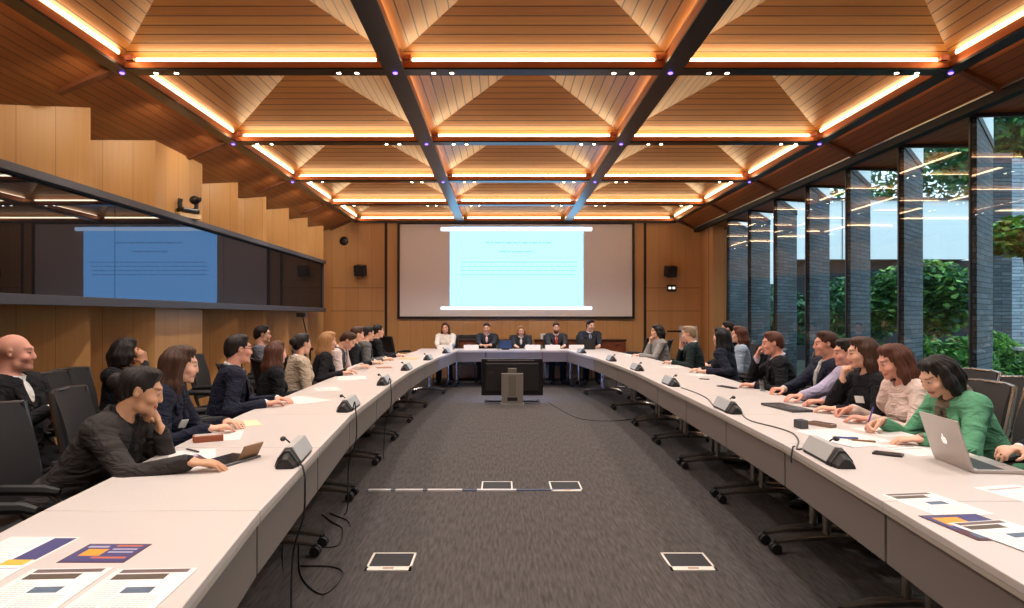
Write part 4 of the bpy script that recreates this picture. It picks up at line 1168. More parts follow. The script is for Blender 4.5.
        if tie:
            tt = SDF(); tt.ell(tp_(0, 0.078, 0.478), (0.02, 0.016, 0.018), T, 0.005)
            tt.chain([tp_(0, 0.086, 0.465), tp_(0, 0.122, 0.40), tp_(0, 0.134, 0.33), tp_(0, 0.132, 0.24)], [0.016, 0.024, 0.028, 0.03], 0.005, flat=T[:, 1], fs=0.35)
            put('tie', tt, cloth(*tie), max(res * 0.7, 0.006))
    else:
        j = SDF(); torso(j, 0.008)
        loose = 0.014 if top == 'blouse' else 0.012
        for sd in (1, -1): arm(j, sd, loose, cut=0.014)
        if top == 'blouse': j.ell(tp_(0, 0.02, 0.2), (0.165, 0.13, 0.17), T, 0.05)
        if collar: collar_ring(j, 0.066, 0.014, 0.49)
        neck_in(j, 0.064 if not fem else 0.058)
        if fem: j.cap(tp_(0, 0.11, 0.545), tp_(0, 0.15, 0.40), 0.062, 0.012, 0.006, sub=True)
        hem(j)
        put({'sweater': 'sweater', 'blouse': 'blouse', 'cardigan': 'cardigan', 'shirt': 'shirt'}[top], j, cloth(*topc), rc)
    if scarf:
        sc = SDF(); collar_ring(sc, 0.074, 0.022, 0.49); sc.chain([tp_(0.03, 0.09, 0.47), tp_(0.035, 0.135, 0.36), tp_(0.03, 0.14, 0.27)], [0.022, 0.026, 0.022], 0.01, flat=T[:, 1], fs=0.5)
        put('scarf', sc, cloth(*scarf), rc)
    # ---- hair
    hs, hn, hcol = hair
    if hs != 'bald':
        h = SDF()
        h.ell(hp(0, -0.024, 0.036), (0.081, 0.097, 0.084), R_, 0.02)
        h.ell(hp(0, 0.022, 0.098), (0.060, 0.050, 0.026), R_, 0.03)
        h.ell(hp(0, -0.075, -0.02), (0.062, 0.045, 0.058), R_, 0.03)
        dn = Hq.T @ np.array([0, 0, -1.0])           # gravity in head space
        dn = unit(dn * 0.65 + np.array([0, -0.05, -1.0]) * 0.35)
        face_cut = lambda: h.ell(hp(0, 0.10, -0.032), (0.070, 0.072, 0.106), R_, 0.012, sub=True)
        if hs in ('short', 'crop'):
            face_cut()
            h.ell(hp(0, 0.045, -0.105), (0.12, 0.085, 0.10), R_, 0.01, sub=True)
            for q in (-1, 1): h.ell(hp(q * 0.085, 0.0, -0.012), (0.022, 0.026, 0.036), R_, 0.006, sub=True)
        else:
            Ln = {'long': 0.34, 'bob': 0.15, 'shoulder': 0.24, 'bun': 0.0, 'tail': 0.0}[hs]
            if Ln:
                wv = 0.026 if hs != 'bob' else 0.03
                for q in (-1, 1):
                    a0 = np.array([q * 0.072, -0.012, 0.03]); m0 = a0 + np.array([q * 0.012, -0.012, 0]) + dn * Ln * 0.5; e0 = a0 + np.array([q * 0.006, -0.045, 0]) + dn * Ln
                    h.chain([hp(*a0), hp(*m0), hp(*e0)], [0.026, 0.032, wv], 0.03)
                    a1 = np.array([q * 0.04, -0.075, 0.02]); e1 = a1 + np.array([q * 0.012, -0.03, 0]) + dn * Ln
                    h.chain([hp(*a1), hp(*((a1 + e1) / 2 + np.array([0, -0.012, 0]))), hp(*e1)], [0.045, 0.045, 0.03], 0.03)
                a2 = np.array([0, -0.085, 0.0]); e2 = a2 + np.array([0, -0.02, 0]) + dn * Ln * 1.04
                h.chain([hp(*a2), hp(*e2)], [0.05, 0.034], 0.03)
            if hs == 'bun': h.ell(hp(0, -0.128, 0.015), (0.045, 0.038, 0.045), R_, 0.012)
            if hs == 'tail':
                a2 = np.array([0, -0.12, 0.03]); h.chain([hp(*a2), hp(*(a2 + np.array([0, -0.03, -0.06]))), hp(*(a2 + dn * 0.2 + np.array([0, -0.02, 0])))], [0.022, 0.03, 0.016], 0.02)
            face_cut()
            h.ell(hp(0, 0.068, -0.075), (0.060, 0.075, 0.085), R_, 0.01, sub=True)
            if hs in ('bun', 'tail'):
                h.ell(hp(0, 0.045, -0.115), (0.12, 0.085, 0.10), R_, 0.01, sub=True)
                for q in (-1, 1): h.ell(hp(q * 0.085, 0.0, -0.014), (0.022, 0.026, 0.036), R_, 0.006, sub=True)
        m2, V2 = h.mesh('hair', max(res * 0.9, 0.007)); m2.materials.append(hairm(hn, hcol))
        L2 = (V2 - HC) @ Hq; an_ = np.arctan2(L2[:, 0], L2[:, 1] + 0.02); sd_ = (sum(map(ord, label)) % 97) * 0.1
        wv_ = np.sin(an_ * 17 + sd_ + 1.5 * np.sin(L2[:, 2] * 38 + sd_)) * 0.6 + np.sin(an_ * 31 + L2[:, 2] * 20) * 0.4
        nrm_ = np.zeros(len(V2) * 3, np.float32); m2.vertices.foreach_get('normal', nrm_); nrm_ = nrm_.reshape(-1, 3)
        amp = 0.0022 if hs in ('short', 'crop', 'bun', 'tail') else 0.0045
        m2.vertices.foreach_set('co', shrink(V2 + nrm_ * (wv_ * amp)[:, None], False).astype(np.float32).ravel()); m2.update()
        o = bpy.data.objects.new('hair', m2); COL.objects.link(o); o.parent = root
    if glasses:
        g = MB()
        for q in (-1, 1):
            pts = [Vector(hp(q * 0.033 + 0.021 * math.cos(a), 0.104, 0.002 + 0.016 * math.sin(a))) for a in np.linspace(0, 2 * PI, 14, endpoint=False)]
            g.tube(pts, 0.0022, 5, closed=True)
            g.tube([Vector(hp(q * 0.054, 0.102, 0.006)), Vector(hp(q * 0.078, 0.05, 0.008)), Vector(hp(q * 0.082, -0.01, 0.008))], 0.0022, 5)
        g.tube([Vector(hp(-0.013, 0.106, 0.006)), Vector(hp(0.013, 0.106, 0.006))], 0.0022, 5)
        g.v = [tuple(p) for p in shrink(np.array(g.v), False)]
        mk('glasses', g, pm('glasses_frame', (30, 26, 26), 0.3), root)
    if badge:
        c = Vector(tp_(badge * 0.085, (0.160 if top == 'suit' else 0.146) if fem else 0.15, 0.345)); R3 = Matrix(T.tolist()) @ Matrix.Rotation(badge * -0.3, 3, 'Z')
        mk('name_badge', MB().box(c, (0.075, 0.004, 0.05), R3), pm('badge_white', (232, 230, 226), 0.5), root)
    return root, (rx, ry)

def seat_for(res_, face, lab, dx=0.0, silver=False):
    """a chair under a seated person"""
    r, (x, y) = res_; th = math.radians(face)
    return chair(x - math.sin(th) * (-0.02), y + math.cos(th) * (-0.02), th, lab, silver)
# ------------------------------------------------------------------ courtyard outside the glazing
struct('ground_outside', MB().span((5.9, -4, -0.15), (40, 60, -0.02)), pm('soil', (58, 60, 44), 0.9, noise=0.4, nscale=6))
def leaf_cloud(name, lab, cat, center, radii, n, size, cols, trunk=None, flat=0.5, grp=None, shell=0.45, stalk=True):
    r = thing(name, lab, cat, (center[0], center[1], 0), 0, grp)
    d = rng.normal(size=(n, 3)); d /= np.linalg.norm(d, axis=1)[:, None]
    rad = (shell + (1 - shell) * rng.random(n) ** 0.5)[:, None]
    # clump the cloud so that it shows boughs rather than a ball
    cl = rng.normal(size=(14, 3)); cl /= np.linalg.norm(cl, axis=1)[:, None]
    near = (d @ cl.T).max(axis=1); rad = rad * (0.62 + 0.42 * np.clip((near - 0.55) / 0.45, 0, 1))[:, None]
    P = d * rad * np.array(radii) + np.array([0, 0, center[2]])
    P = P[P[:, 2] > 0.02]; n = len(P)
    u = rng.normal(size=(n, 3)); u[:, 2] *= flat; u /= np.linalg.norm(u, axis=1)[:, None]
    w_ = np.cross(u, rng.normal(size=(n, 3)) * np.array([0.5, 0.5, 1.2])); w_ /= np.linalg.norm(w_, axis=1)[:, None]
    s = size * (0.6 + 0.8 * rng.random((n, 1)))
    V = np.stack([P - u * s, P + w_ * s * 0.42, P + u * s, P - w_ * s * 0.42], axis=1).reshape(-1, 3)
    me = bpy.data.meshes.new('foliage'); me.vertices.add(4 * n); me.vertices.foreach_set('co', V.ravel())
    me.loops.add(4 * n); me.loops.foreach_set('vertex_index', np.arange(4 * n)); me.polygons.add(n)
    me.polygons.foreach_set('loop_start', np.arange(n) * 4); me.polygons.foreach_set('loop_total', np.full(n, 4)); me.update()
    for c in cols: me.materials.append(c)
    me.polygons.foreach_set('material_index', rng.integers(0, len(cols), n))
    o = bpy.data.objects.new('foliage', me); COL.objects.link(o); o.parent = r
    if trunk:
        tb = MB(); base = Vector((0, 0, -0.02))
        tb.tube([base, (0.02, 0.03, center[2] * 0.5), (0, 0, center[2])], [trunk, trunk * 0.8, trunk * 0.4], 8)
        for k in range(6):
            e = P[rng.integers(0, n)]
            tb.tube([(0.01, 0.02, center[2] * (0.45 + 0.08 * k)), tuple(e * np.array([0.5, 0.5, 1])), tuple(e)], [trunk * 0.4, trunk * 0.3, trunk * 0.12], 6)
        mk('trunk', tb, pm('bark', (62, 48, 38), 0.9), r, smooth=True)
    else:
        tb = MB()
        for k in range(7):
            e = P[rng.integers(0, n)] * np.array([0.8, 0.8, 0.9]); tb.tube([(0.02 * k - .06, 0.03, -0.02), tuple(e)], [0.012, 0.004], 5)
        mk('stem', tb, pm('bark', (62, 48, 38), 0.9), r)
    return r
G1 = pm('leaf_dark', (54, 98, 58), 0.6); G2 = pm('leaf_mid', (90, 146, 70), 0.6); G3 = pm('leaf_light', (146, 194, 92), 0.6); G4 = pm('leaf_blue', (62, 108, 84), 0.6)
G5 = pm('leaf_yellow', (176, 172, 74), 0.6); G6 = pm('leaf_red', (150, 108, 62), 0.6)
leaf_cloud('maple_tree', 'maple with yellowish leaves at the right edge, outside the glass', 'tree', (6.95, 8.72, 2.45), (0.62, 0.45, 0.3), 1500, 0.07, [G3, G5, G2, G6], 0.05, 0.3)
leaf_cloud('tree', 'dark green tree beyond the courtyard at the upper right', 'tree', (20.5, 26.5, 8.6), (3.2, 3.0, 2.9), 9000, 0.20, [G1, G2, G4, G1], 0.2)
leaf_cloud('tree', 'tall green tree behind the white building band', 'tree', (19.0, 34.5, 8.8), (7.5, 3.0, 4.0), 7000, 0.20, [G1, G4, G2], 0.2)
leaf_cloud('shrub', 'layered green shrub outside, right of the middle stone fin', 'shrub', (8.15, 13.0, 1.75), (1.05, 1.0, 0.75), 8000, 0.075, [G1, G2, G4, G3], 0.04, 0.35)
leaf_cloud('shrub', 'layered green shrub outside, left of the tall one', 'shrub', (8.3, 15.5, 1.6), (1.1, 1.1, 0.8), 6500, 0.075, [G1, G2, G4], 0.04, 0.35)
leaf_cloud('shrub', 'dark leaved shrub far down the courtyard', 'shrub', (7.9, 18.5, 1.5), (1.0, 1.2, 0.9), 3200, 0.11, [G1, G4], 0.04, 0.35)
leaf_cloud('topiary_bush', 'clipped round bush behind the ledge at the right edge', 'bush', (7.12, 9.72, 0.8), (0.42, 0.42, 0.42), 5200, 0.04, [G2, G3], None, 0.8, None, 0.82)
leaf_cloud('topiary_bush', 'clipped round bush low in front of the white ledge', 'bush', (6.35, 7.95, 0.55), (0.36, 0.36, 0.5), 4600, 0.04, [G2, G1, G3], None, 0.8, None, 0.8)
leaf_cloud('topiary_bush', 'flat bright bush at the right edge below the ledge', 'bush', (6.85, 7.45, 0.40), (0.5, 0.4, 0.38), 4600, 0.045, [G2, G3], None, 0.8, None, 0.75)
leaf_cloud('shrub', 'low bright shrub outside behind the woman in the green jacket', 'shrub', (5.75, 8.35, 0.68), (0.42, 0.42, 0.5), 4600, 0.05, [G3, G2, G2], None, 0.6, None, 0.5)
leaf_cloud('shrub', 'low bright shrub outside above the woman in the pink blouse', 'shrub', (5.9, 9.35, 0.66), (0.42, 0.4, 0.5), 4600, 0.05, [G2, G3, G1], None, 0.6, None, 0.5)
leaf_cloud('shrub', 'low bright shrub outside above the man in the lilac shirt', 'shrub', (5.95, 11.6, 0.66), (0.42, 0.5, 0.52), 4600, 0.05, [G2, G3, G1], None, 0.6, None, 0.5)
def fern(x, y, hgt, lab, mats, n=26):
    r = thing('fern', lab, 'plant', (x, y, -0.02), 0, 'ferns along the glass')
    mb = MB()
    for k in range(n):
        a = rng.random() * 2 * PI; L = hgt * (0.7 + 0.5 * rng.random()); out = 0.25 + 0.45 * rng.random()
        pts = [Vector((math.cos(a) * out * L * q, math.sin(a) * out * L * q, L * (q * 1.35 - 0.42 * q * q))) for q in np.linspace(0, 1, 9)]
        sd = Vector((-math.sin(a), math.cos(a), 0))
        for i in range(8):
            w0 = 0.045 * math.sin(PI * (i + 0.6) / 9.5); p, q = pts[i], pts[i + 1]
            for s in (-1, 1):
                tip = (p + q) / 2 + sd * s * (w0 * 2.6) + Vector((0, 0, -0.02))
                mb.add([p, q, tip], [(0, 1, 2)])
    mk('frond', mb, mats, r)
    cr = MB().lathe([(0.04, 0), (0.05, 0.05), (0.02, 0.12)], 8); mk('crown', cr, pm('bark', (62, 48, 38), 0.9), r)
fern(6.3, 12.3, 0.9, 'fern outside, above the man in the lilac shirt', G3)
fern(6.9, 13.2, 0.95, 'fern outside, behind the man touching his face', G2)
fern(6.3, 6.85, 0.5, 'bright fern at the right edge by the glass', G3)
# planter wall with a pale ledge
pl = thing('planter_wall', 'dark planter wall with a pale ledge at the right edge of the courtyard', 'planter', (8.05, 9.0, 0))
mk('wall', MB().span((-1.0, -0.1, -0.02), (2.5, 0.15, 0.95)), pm('planter_dark', (38, 42, 44), 0.8), pl)
mk('coping', MB().span((-1.03, -0.14, 0.95), (2.55, 0.18, 0.995)), M_white, pl)
# stone pillars and the building across the courtyard
def pillar(x, y, w_, d, h, m, lab):
    o = mk('stone_pillar', MB().span((x - w_ / 2, y - d / 2, -0.02), (x + w_ / 2, y + d / 2, h)), m); tag(o, lab, 'pillar')
pillar(7.62, 10.4, 0.28, 0.5, 3.9, M_stone, 'narrow slate clad pillar outside near the right edge')
pillar(8.25, 10.75, 0.85, 0.5, 3.9, M_stone2, 'broad pale slate pillar outside at the right edge')
b = thing('building', 'building across the courtyard, white band above dark ground floor', 'building', (14, 21.5, 0))
mk('upper_band', MB().span((-9.0, 0, 3.25), (1.05, 4, 5.15)), M_white, b)
mk('panel_joint', MB().span((-3.05, -0.01, 3.25), (-3.02, 0, 5.15)).span((-6.0, -0.01, 3.25), (-5.97, 0, 5.15)), M_dark, b)
mk('ground_floor', MB().span((-5.05, 0.4, -0.02), (4.5, 4, 3.25)), pm('ground_floor_dark', (34, 32, 36), 0.8), b)  # dark wall base below the white band, one even colour
mk('cap', MB().span((-9.1, -0.08, 5.15), (1.15, 4, 5.22)), M_dark, b)
mk('wall', MB().span((-9.0, 0, -0.02), (-5.05, 4, 3.25)), M_white, b)
# ------------------------------------------------------------------ the people
BLK = ('black', (22, 22, 26)); NAVY = ('navy', (26, 29, 46)); CHAR = ('charcoal', (52, 47, 46)); GREY = ('grey', (98, 98, 98)); WHT = ('white', (226, 224, 222))
FL, FR = -90, 90
HB = ('brown', (66, 42, 30)); HD = ('dark', (30, 22, 20)); HA = ('auburn', (84, 50, 36)); HBL = ('blonde', (160, 116, 74)); HRB = ('redbrown', (84, 48, 35)); HGB = ('greyblonde', (140, 118, 92))
def sit(lab, chairlab, head, face, silver=False, **kw):
    p = person(lab, head, face, **kw)
    seat_for(p, face, chairlab, silver=silver)
    return p
# --- left table row
sit('woman in a charcoal suit, dark hair tied back, chin on hand, near left', 'dark chair under the woman in the charcoal suit', (-1.70, 3.15), FL, sex='f', lean=36, hpitch=16, hyaw=22,
    hair=('bun', *HD), skin='olive', top='suit', topc=CHAR, shirtc=BLK, res=0.0065, table=-1, badge=1,
    arms={'R': {'w': (-1.36, 2.90, 0.785), 'd': (0.92, 0.22, -0.08), 'curl': 0.22, 'pole': (0.7, -0.3, -1)},
          'L': {'w': (-1.65, 3.225, 0.865), 'd': (-0.1, -0.25, 0.95), 'n': (-0.85, -0.4, -0.2), 'curl': 0.85, 'pole': (-0.3, 0.4, -1)}})
sit('woman with long brown hair in a navy jacket, second along the left table', 'dark chair under the woman with long brown hair', (-1.93, 4.02), FL + 12, sex='f', lean=24, hpitch=10, hyaw=14,
    hair=('long', *HB), skin='fair', top='suit', topc=NAVY, shirtc=BLK, res=0.009, table=-1, badge=1)
sit('man in a navy suit and glasses, third along the left table', 'dark chair under the man in the navy suit and glasses', (-2.03, 5.15), FL + 28, sex='m', lean=12, hpitch=4, hyaw=12,
    hair=('short', *HD), skin='pink', top='suit', topc=NAVY, tie=('slate', (60, 70, 96)), res=0.009, table=-1, glasses=True)
sit('woman with long auburn hair in black, fourth along the left table', 'dark chair under the woman with long auburn hair', (-2.05, 6.08), FL + 32, sex='f', lean=10, hpitch=4, hyaw=24,
    hair=('long', *HA), top='sweater', topc=BLK, res=0.0115, scale=0.93)
sit('woman in a beige jacket with dark pinned hair, fifth along the left table', 'dark chair under the woman in the beige jacket', (-2.04, 6.82), FL + 32, sex='f', lean=8, hpitch=4, hyaw=20,
    hair=('bun', *HD), top='suit', topc=('beige', (190, 172, 150)), shirtc=WHT, scale=0.97, res=0.0115)
sit('woman with long blonde hair in black, sixth along the left table', 'dark chair under the woman with long blonde hair', (-2.02, 7.78), FL + 24, sex='f', lean=12, hpitch=8, hyaw=10,
    hair=('long', *HBL), top='sweater', topc=BLK, scale=0.97, res=0.0125, table=-1)
sit('person in a grey waistcoat over a pale shirt, head bowed, left table', 'dark chair under the person in the grey waistcoat', (-1.98, 8.62), FL, sex='m', lean=24, hpitch=34, hyaw=6,
    hair=('short', *HB), top='waistcoat', topc=('slate_grey', (74, 74, 80)), shirtc=('pale_pink', (222, 204, 200)), res=0.0125, table=-1)
sit('dark haired man in a black jacket next to the grey suit, left table', 'dark chair under the dark haired man in the black jacket', (-2.04, 9.42), FL + 15, sex='m', lean=12, hpitch=10, hyaw=14,
    hair=('short', *HB), top='suit', topc=BLK, res=0.0125, table=-1)
sit('man in a grey suit near the far end of the left table', 'dark chair under the man in the grey suit', (-2.04, 10.18), FL + 22, sex='m', lean=16, hpitch=8, hyaw=14,
    hair=('short', *HD), top='suit', topc=GREY, res=0.0125, table=-1)
sit('man in a black suit, last along the left table', 'dark chair under the last man along the left table', (-2.06, 11.1), FL + 20, sex='m', lean=10, hpitch=4, hyaw=12,
    hair=('short', *HD), top='suit', topc=BLK, res=0.0125, table=-1)
# --- second row by the left wall
sit('bald man in a black suit and open white shirt, seated by the left wall', 'dark chair under the bald man', (-2.93, 4.02), FL, sex='m', lean=-4, hpitch=2, hyaw=22,
    hair=('bald', 'none', (90, 70, 58)), skin='pink', top='suit', topc=BLK, res=0.009, scale=1.02,
    arms={'R': {'l': (0.07, 0.23, 0.85), 'd': (0.4, 0.9, -0.1), 'curl': 0.6, 'pole': (1, -0.5, -0.8)}, 'L': {'l': (-0.04, 0.25, 0.84), 'd': (0.4, -0.9, -0.1), 'curl': 0.6, 'pole': (-1, -0.5, -0.8)}})
sit('person in black with a hand raised to the head, by the left wall', 'dark chair under the person with a raised hand', (-3.05, 5.42), FL, sex='f', lean=8, hpitch=8, hyaw=60,
    hair=('bob', *HD), top='sweater', topc=BLK, res=0.0115, skin='tan', scale=0.97,
    arms={'R': {'h': (0.12, 0.09, -0.10), 'hd': (-0.15, -0.25, 1.0), 'hn': (-1, 0, 0), 'curl': 0.3, 'pole': (1, 0.4, -0.6)}})
sit('man in a grey patterned sweater and glasses by the left wall', 'dark chair under the man in the grey sweater', (-3.02, 8.42), FL + 8, sex='m', lean=0, hpitch=2, hyaw=18,
    hair=('short', *HD), top='sweater', topc=('grey_blue', (96, 98, 108)), res=0.0125, glasses=True, scale=1.01)
# --- the panel under the screen
FP = 180
sit('woman with long auburn hair in a white blouse at the panel table', 'dark chair under the woman in the white blouse', (-1.21, 14.28), FP, sex='f', lean=8, hpitch=6, hyaw=-6,
    hair=('long', *HA), top='blouse', topc=('cream', (232, 224, 214)), res=0.0115, table=2)
sit('man in a dark suit and pale pink shirt, second at the panel table', 'dark chair under the second panel man', (-0.33, 14.3), FP, sex='m', lean=10, hpitch=10, hyaw=-4,
    hair=('short', *HB), top='suit', topc=('dark_slate', (44, 46, 54)), shirtc=('rose', (226, 196, 194)), res=0.0115, table=2,
    arms={'R': {'w': (-0.42, 13.72, 0.775), 'd': (0.9, -0.4, 0), 'curl': 0.6}, 'L': {'w': (-0.26, 13.72, 0.775), 'd': (-0.9, -0.4, 0), 'curl': 0.6}})
sit('blonde woman in a dark jacket, middle of the panel table', 'dark chair under the blonde panel woman', (0.41, 14.3), FP, sex='f', lean=12, hpitch=10, hyaw=2,
    hair=('bob', *HBL), top='suit', topc=('dark_slate', (44, 46, 54)), shirtc=WHT, res=0.0115, table=2, scale=0.95)
sit('bearded man in a dark suit and red tie at the panel table', 'dark chair under the bearded man', (1.16, 14.3), FP, sex='m', lean=8, hpitch=6, hyaw=0,
    hair=('crop', 'cropped', (70, 48, 38)), top='suit', topc=('dark_grey', (56, 56, 60)), tie=('red', (190, 70, 66)), beard=(52, 36, 30), res=0.0115, table=2)
sit('man in a dark suit and blue tie behind the laptop, right end of the panel', 'dark chair under the right end panel man', (1.90, 14.3), FP, sex='m', lean=6, hpitch=8, hyaw=24,
    hair=('short', *HD), top='suit', topc=('dark_slate', (44, 46, 54)), tie=('blue', (96, 112, 150)), res=0.0115, table=2, scale=1.04)
# --- right table row
sit('woman in a green jacket with a dark bob, writing at the near right table', 'silver framed chair under the woman in the green jacket', (2.45, 3.76), FR, True, sex='f', lean=30, hpitch=30, hyaw=4,
    hair=('bob', *HD), skin='fair', top='suit', topc=('green', (96, 158, 122)), shirtc=('taupe', (120, 108, 96)), scarf=('print', (134, 124, 108)), res=0.0065, table=1,
    arms={'R': {'w': (2.235, 3.92, 0.80), 'd': (-0.85, -0.1, -0.28), 'n': (0.1, -0.75, -0.6), 'curl': 0.62},
          'L': {'w': (2.20, 3.50, 0.775), 'd': (-0.85, 0.2, -0.05), 'curl': 0.25}})
sit('woman with wavy red-brown hair in a pale pink blouse, right table', 'silver framed chair under the woman in the pink blouse', (2.53, 4.32), FR, True, sex='f', lean=22, hpitch=20, hyaw=-4,
    hair=('shoulder', *HRB), skin='pink', top='blouse', topc=('pale_rose', (226, 202, 192)), res=0.008, table=1,
    arms={'R': {'w': (2.36, 4.50, 0.79), 'd': (-0.8, 0.2, -0.2), 'n': (0.1, -0.7, -0.65), 'curl': 0.6}})
sit('woman in black with a white name badge, hand to her mouth, right table', 'silver framed chair under the woman with the white badge', (2.57, 4.77), FR, True, sex='f', lean=14, hpitch=8, hyaw=-12,
    hair=('shoulder', *HB), skin='fair', top='sweater', topc=BLK, res=0.009, table=1, badge=-1,
    arms={'R': {'h': (0.02, 0.15, -0.20), 'hd': (-0.1, -0.18, 0.95), 'hn': (-0.1, -1, 0), 'curl': 0.7, 'pole': (0.5, 0.5, -1)}})
sit('man in a lilac shirt leaning on the right table', 'silver framed chair under the man in the lilac shirt', (2.74, 5.32), FR, True, sex='m', lean=16, hpitch=8, hyaw=-8,
    hair=('short', *HD), skin='pink', top='shirt', topc=('lilac', (172, 164, 188)), res=0.009, table=1, scale=0.98,
    arms={'R': {'w': (2.33, 5.24, 0.78), 'd': (-0.85, -0.1, 0), 'curl': 0.3}, 'L': {'w': (2.40, 4.98, 0.785), 'd': (-0.9, 0.15, 0), 'curl': 0.3}})
sit('man in a dark suit leaning back, just beyond the man in lilac', 'silver framed chair under the man leaning back in a dark suit', (2.84, 5.86), FR, True, sex='m', lean=4, hpitch=4, hyaw=-12,
    hair=('short', *HB), skin='pink', top='suit', topc=NAVY, tie=('pale', (196, 196, 196)), res=0.009, table=1,
    arms={'R': {'w': (2.44, 5.78, 0.785), 'd': (-0.9, -0.1, 0), 'curl': 0.45}, 'L': {'l': (-0.1, 0.36, 0.67)}})
sit('man in a black suit touching his face, alone in the middle of the right table', 'silver framed chair under the man touching his face', (2.60, 6.42), FR - 16, True, sex='m', lean=14, hpitch=8, hyaw=2,
    hair=('short', *HRB), skin='pink', top='suit', topc=BLK, shirtc=('pale_violet', (196, 186, 204)), res=0.009, table=1,
    arms={'R': {'h': (0.055, 0.15, -0.13), 'hd': (-0.25, -0.25, 0.95), 'hn': (-0.35, -1, 0), 'curl': 0.5, 'pole': (0.5, 0.4, -1)}})
sit('woman with long black hair in navy, right table', 'grey chair under the woman with long black hair', (2.63, 8.02), FR - 38, sex='f', lean=10, hpitch=4, hyaw=-16,
    hair=('long', 'black', (16, 14, 16)), top='sweater', topc=NAVY, res=0.0115, table=1)
sit('person with red-brown hair in a pale blue top behind the black haired woman', 'grey chair under the person in the pale blue top', (3.12, 8.80), FR - 15, sex='f', lean=2, hpitch=4, hyaw=-6,
    hair=('shoulder', *HRB), top='sweater', topc=('pale_blue', (160, 176, 196)), res=0.0115,
    arms={'L': {'l': (-0.12, 0.28, 0.70), 'curl': 0.5}})
sit('dark haired person half hidden in the second row by the window', 'grey chair under the half hidden person', (3.45, 10.2), FR, sex='m', lean=0, hpitch=4, hyaw=-20,
    hair=('short', *HD), top='suit', topc=BLK, res=0.0135, scale=1.04)
sit('fair haired person in a dark green jacket, hand to the face, right table', 'grey chair under the person in the dark green jacket', (2.66, 9.52), FR - 18, sex='m', lean=12, hpitch=6, hyaw=-8,
    hair=('short', *HGB), top='suit', topc=('bottle_green', (30, 44, 44)), res=0.0115, table=1,
    arms={'R': {'h': (0.05, 0.13, -0.20), 'hd': (-0.1, -0.12, 1.0), 'hn': (-0.5, -1, 0), 'curl': 0.2, 'pole': (0.5, 0.5, -1)}})
sit('person in a grey cardigan resting chin on hand, last along the right table', 'grey chair under the person in the grey cardigan', (2.60, 11.2), FR, sex='f', lean=12, hpitch=6, hyaw=-10,
    hair=('bob', *HD), top='cardigan', topc=('light_grey', (150, 148, 146)), res=0.0115, table=1,
    arms={'R': {'h': (0.03, 0.13, -0.20), 'hd': (-0.1, -0.12, 1.0), 'hn': (-0.3, -1, 0), 'curl': 0.75, 'pole': (0.5, 0.5, -1)}})
sit('person in dark clothes cut by the right edge of the picture', 'silver framed chair under the person at the picture edge', (2.83, 3.0), FR, True, sex='m', lean=4, hpitch=10, hyaw=-10,
    hair=('short', *HB), top='suit', topc=BLK, legsc=('denim', (58, 66, 86)), res=0.0115,
    arms={'L': {'l': (-0.05, 0.36, 0.68), 'curl': 0.4}, 'R': {'w': (2.34, 3.06, 0.79), 'd': (-0.9, -0.3, 0.1), 'curl': 0.4}})
# ------------------------------------------------------------------ papers and small things on the tables
M_paper = pm('paper', (228, 224, 220), 0.7)
INK = pm('print_grey', (150, 146, 146), 0.7); DARKBAND = pm('print_taupe', (104, 84, 84), 0.6); PHOTO = pm('print_brown', (86, 72, 58), 0.6, noise=0.5, nscale=60)
BLUEP = pm('print_blue', (84, 100, 120), 0.6, noise=0.4, nscale=50); NAVYP = pm('print_navy', (62, 58, 112), 0.55); ORANGE = pm('print_orange', (236, 150, 40), 0.55)
YELLOW = pm('print_yellow', (232, 178, 62), 0.55); MAROON = pm('print_maroon', (84, 40, 50), 0.55); PALEP = pm('print_pale', (176, 172, 196), 0.6); RUST = pm('print_rust', (196, 100, 62), 0.55)
_stack = [0]
def leaflet(name, lab, cat, c, w_, d, rz, parts=(), base=None, z=0.0, th=0.0012, text=(), grp=None):
    """sheet lying on the table; parts are printed areas in page units (u across, v from the top edge down)"""
    r = thing(name, lab, cat, (c[0], c[1], TZ + z), rz, grp)
    mk('sheet', MB().span((-w_ / 2, -d / 2, 0), (w_ / 2, d / 2, th)), base or M_paper, r)
    for q, (nm, u0, v0, u1, v1, m) in enumerate(parts):
        mk(nm, MB().span(((u0 - 0.5) * w_, (0.5 - v1) * d, th), ((u1 - 0.5) * w_, (0.5 - v0) * d, th + 0.0003 + 0.0002 * min(q, 4))), m, r)
    if text:
        for u0, u1, v0, v1, n in text:
            mb = MB()
            for k in range(n):
                v = v0 + (v1 - v0) * k / max(1, n - 1); x = u0
                while x < u1 - 0.02:
                    L = min(random.uniform(0.03, 0.1), u1 - x)
                    mb.span(((x - 0.5) * w_, (0.5 - v - 0.006) * d, th), ((x + L - 0.5) * w_, (0.5 - v) * d, th + 0.0002)); x += L + 0.014
            mk('text_block', mb, INK, r)
    return r
NEWS = (('title_band', 0.08, 0.02, 0.92, 0.10, DARKBAND), ('photograph', 0.08, 0.13, 0.72, 0.25, PHOTO), ('picture', 0.40, 0.42, 0.74, 0.54, BLUEP))
NT_ = ((0.08, 0.36, 0.32, 0.92, 16), (0.40, 0.90, 0.60, 0.92, 10), (0.14, 0.86, 0.05, 0.07, 2))
dirL = 0.05
leaflet('newsletter', 'white printed newsletter nearest the table edge, lower left of the picture', 'leaflet', (-0.915, 1.642), 0.21, 0.297, dirL, NEWS, text=NT_, z=0.0015)
leaflet('newsletter', 'white printed newsletter left of the one at the table edge', 'leaflet', (-1.145, 1.645), 0.21, 0.297, dirL, NEWS, text=NT_, z=0.0008)
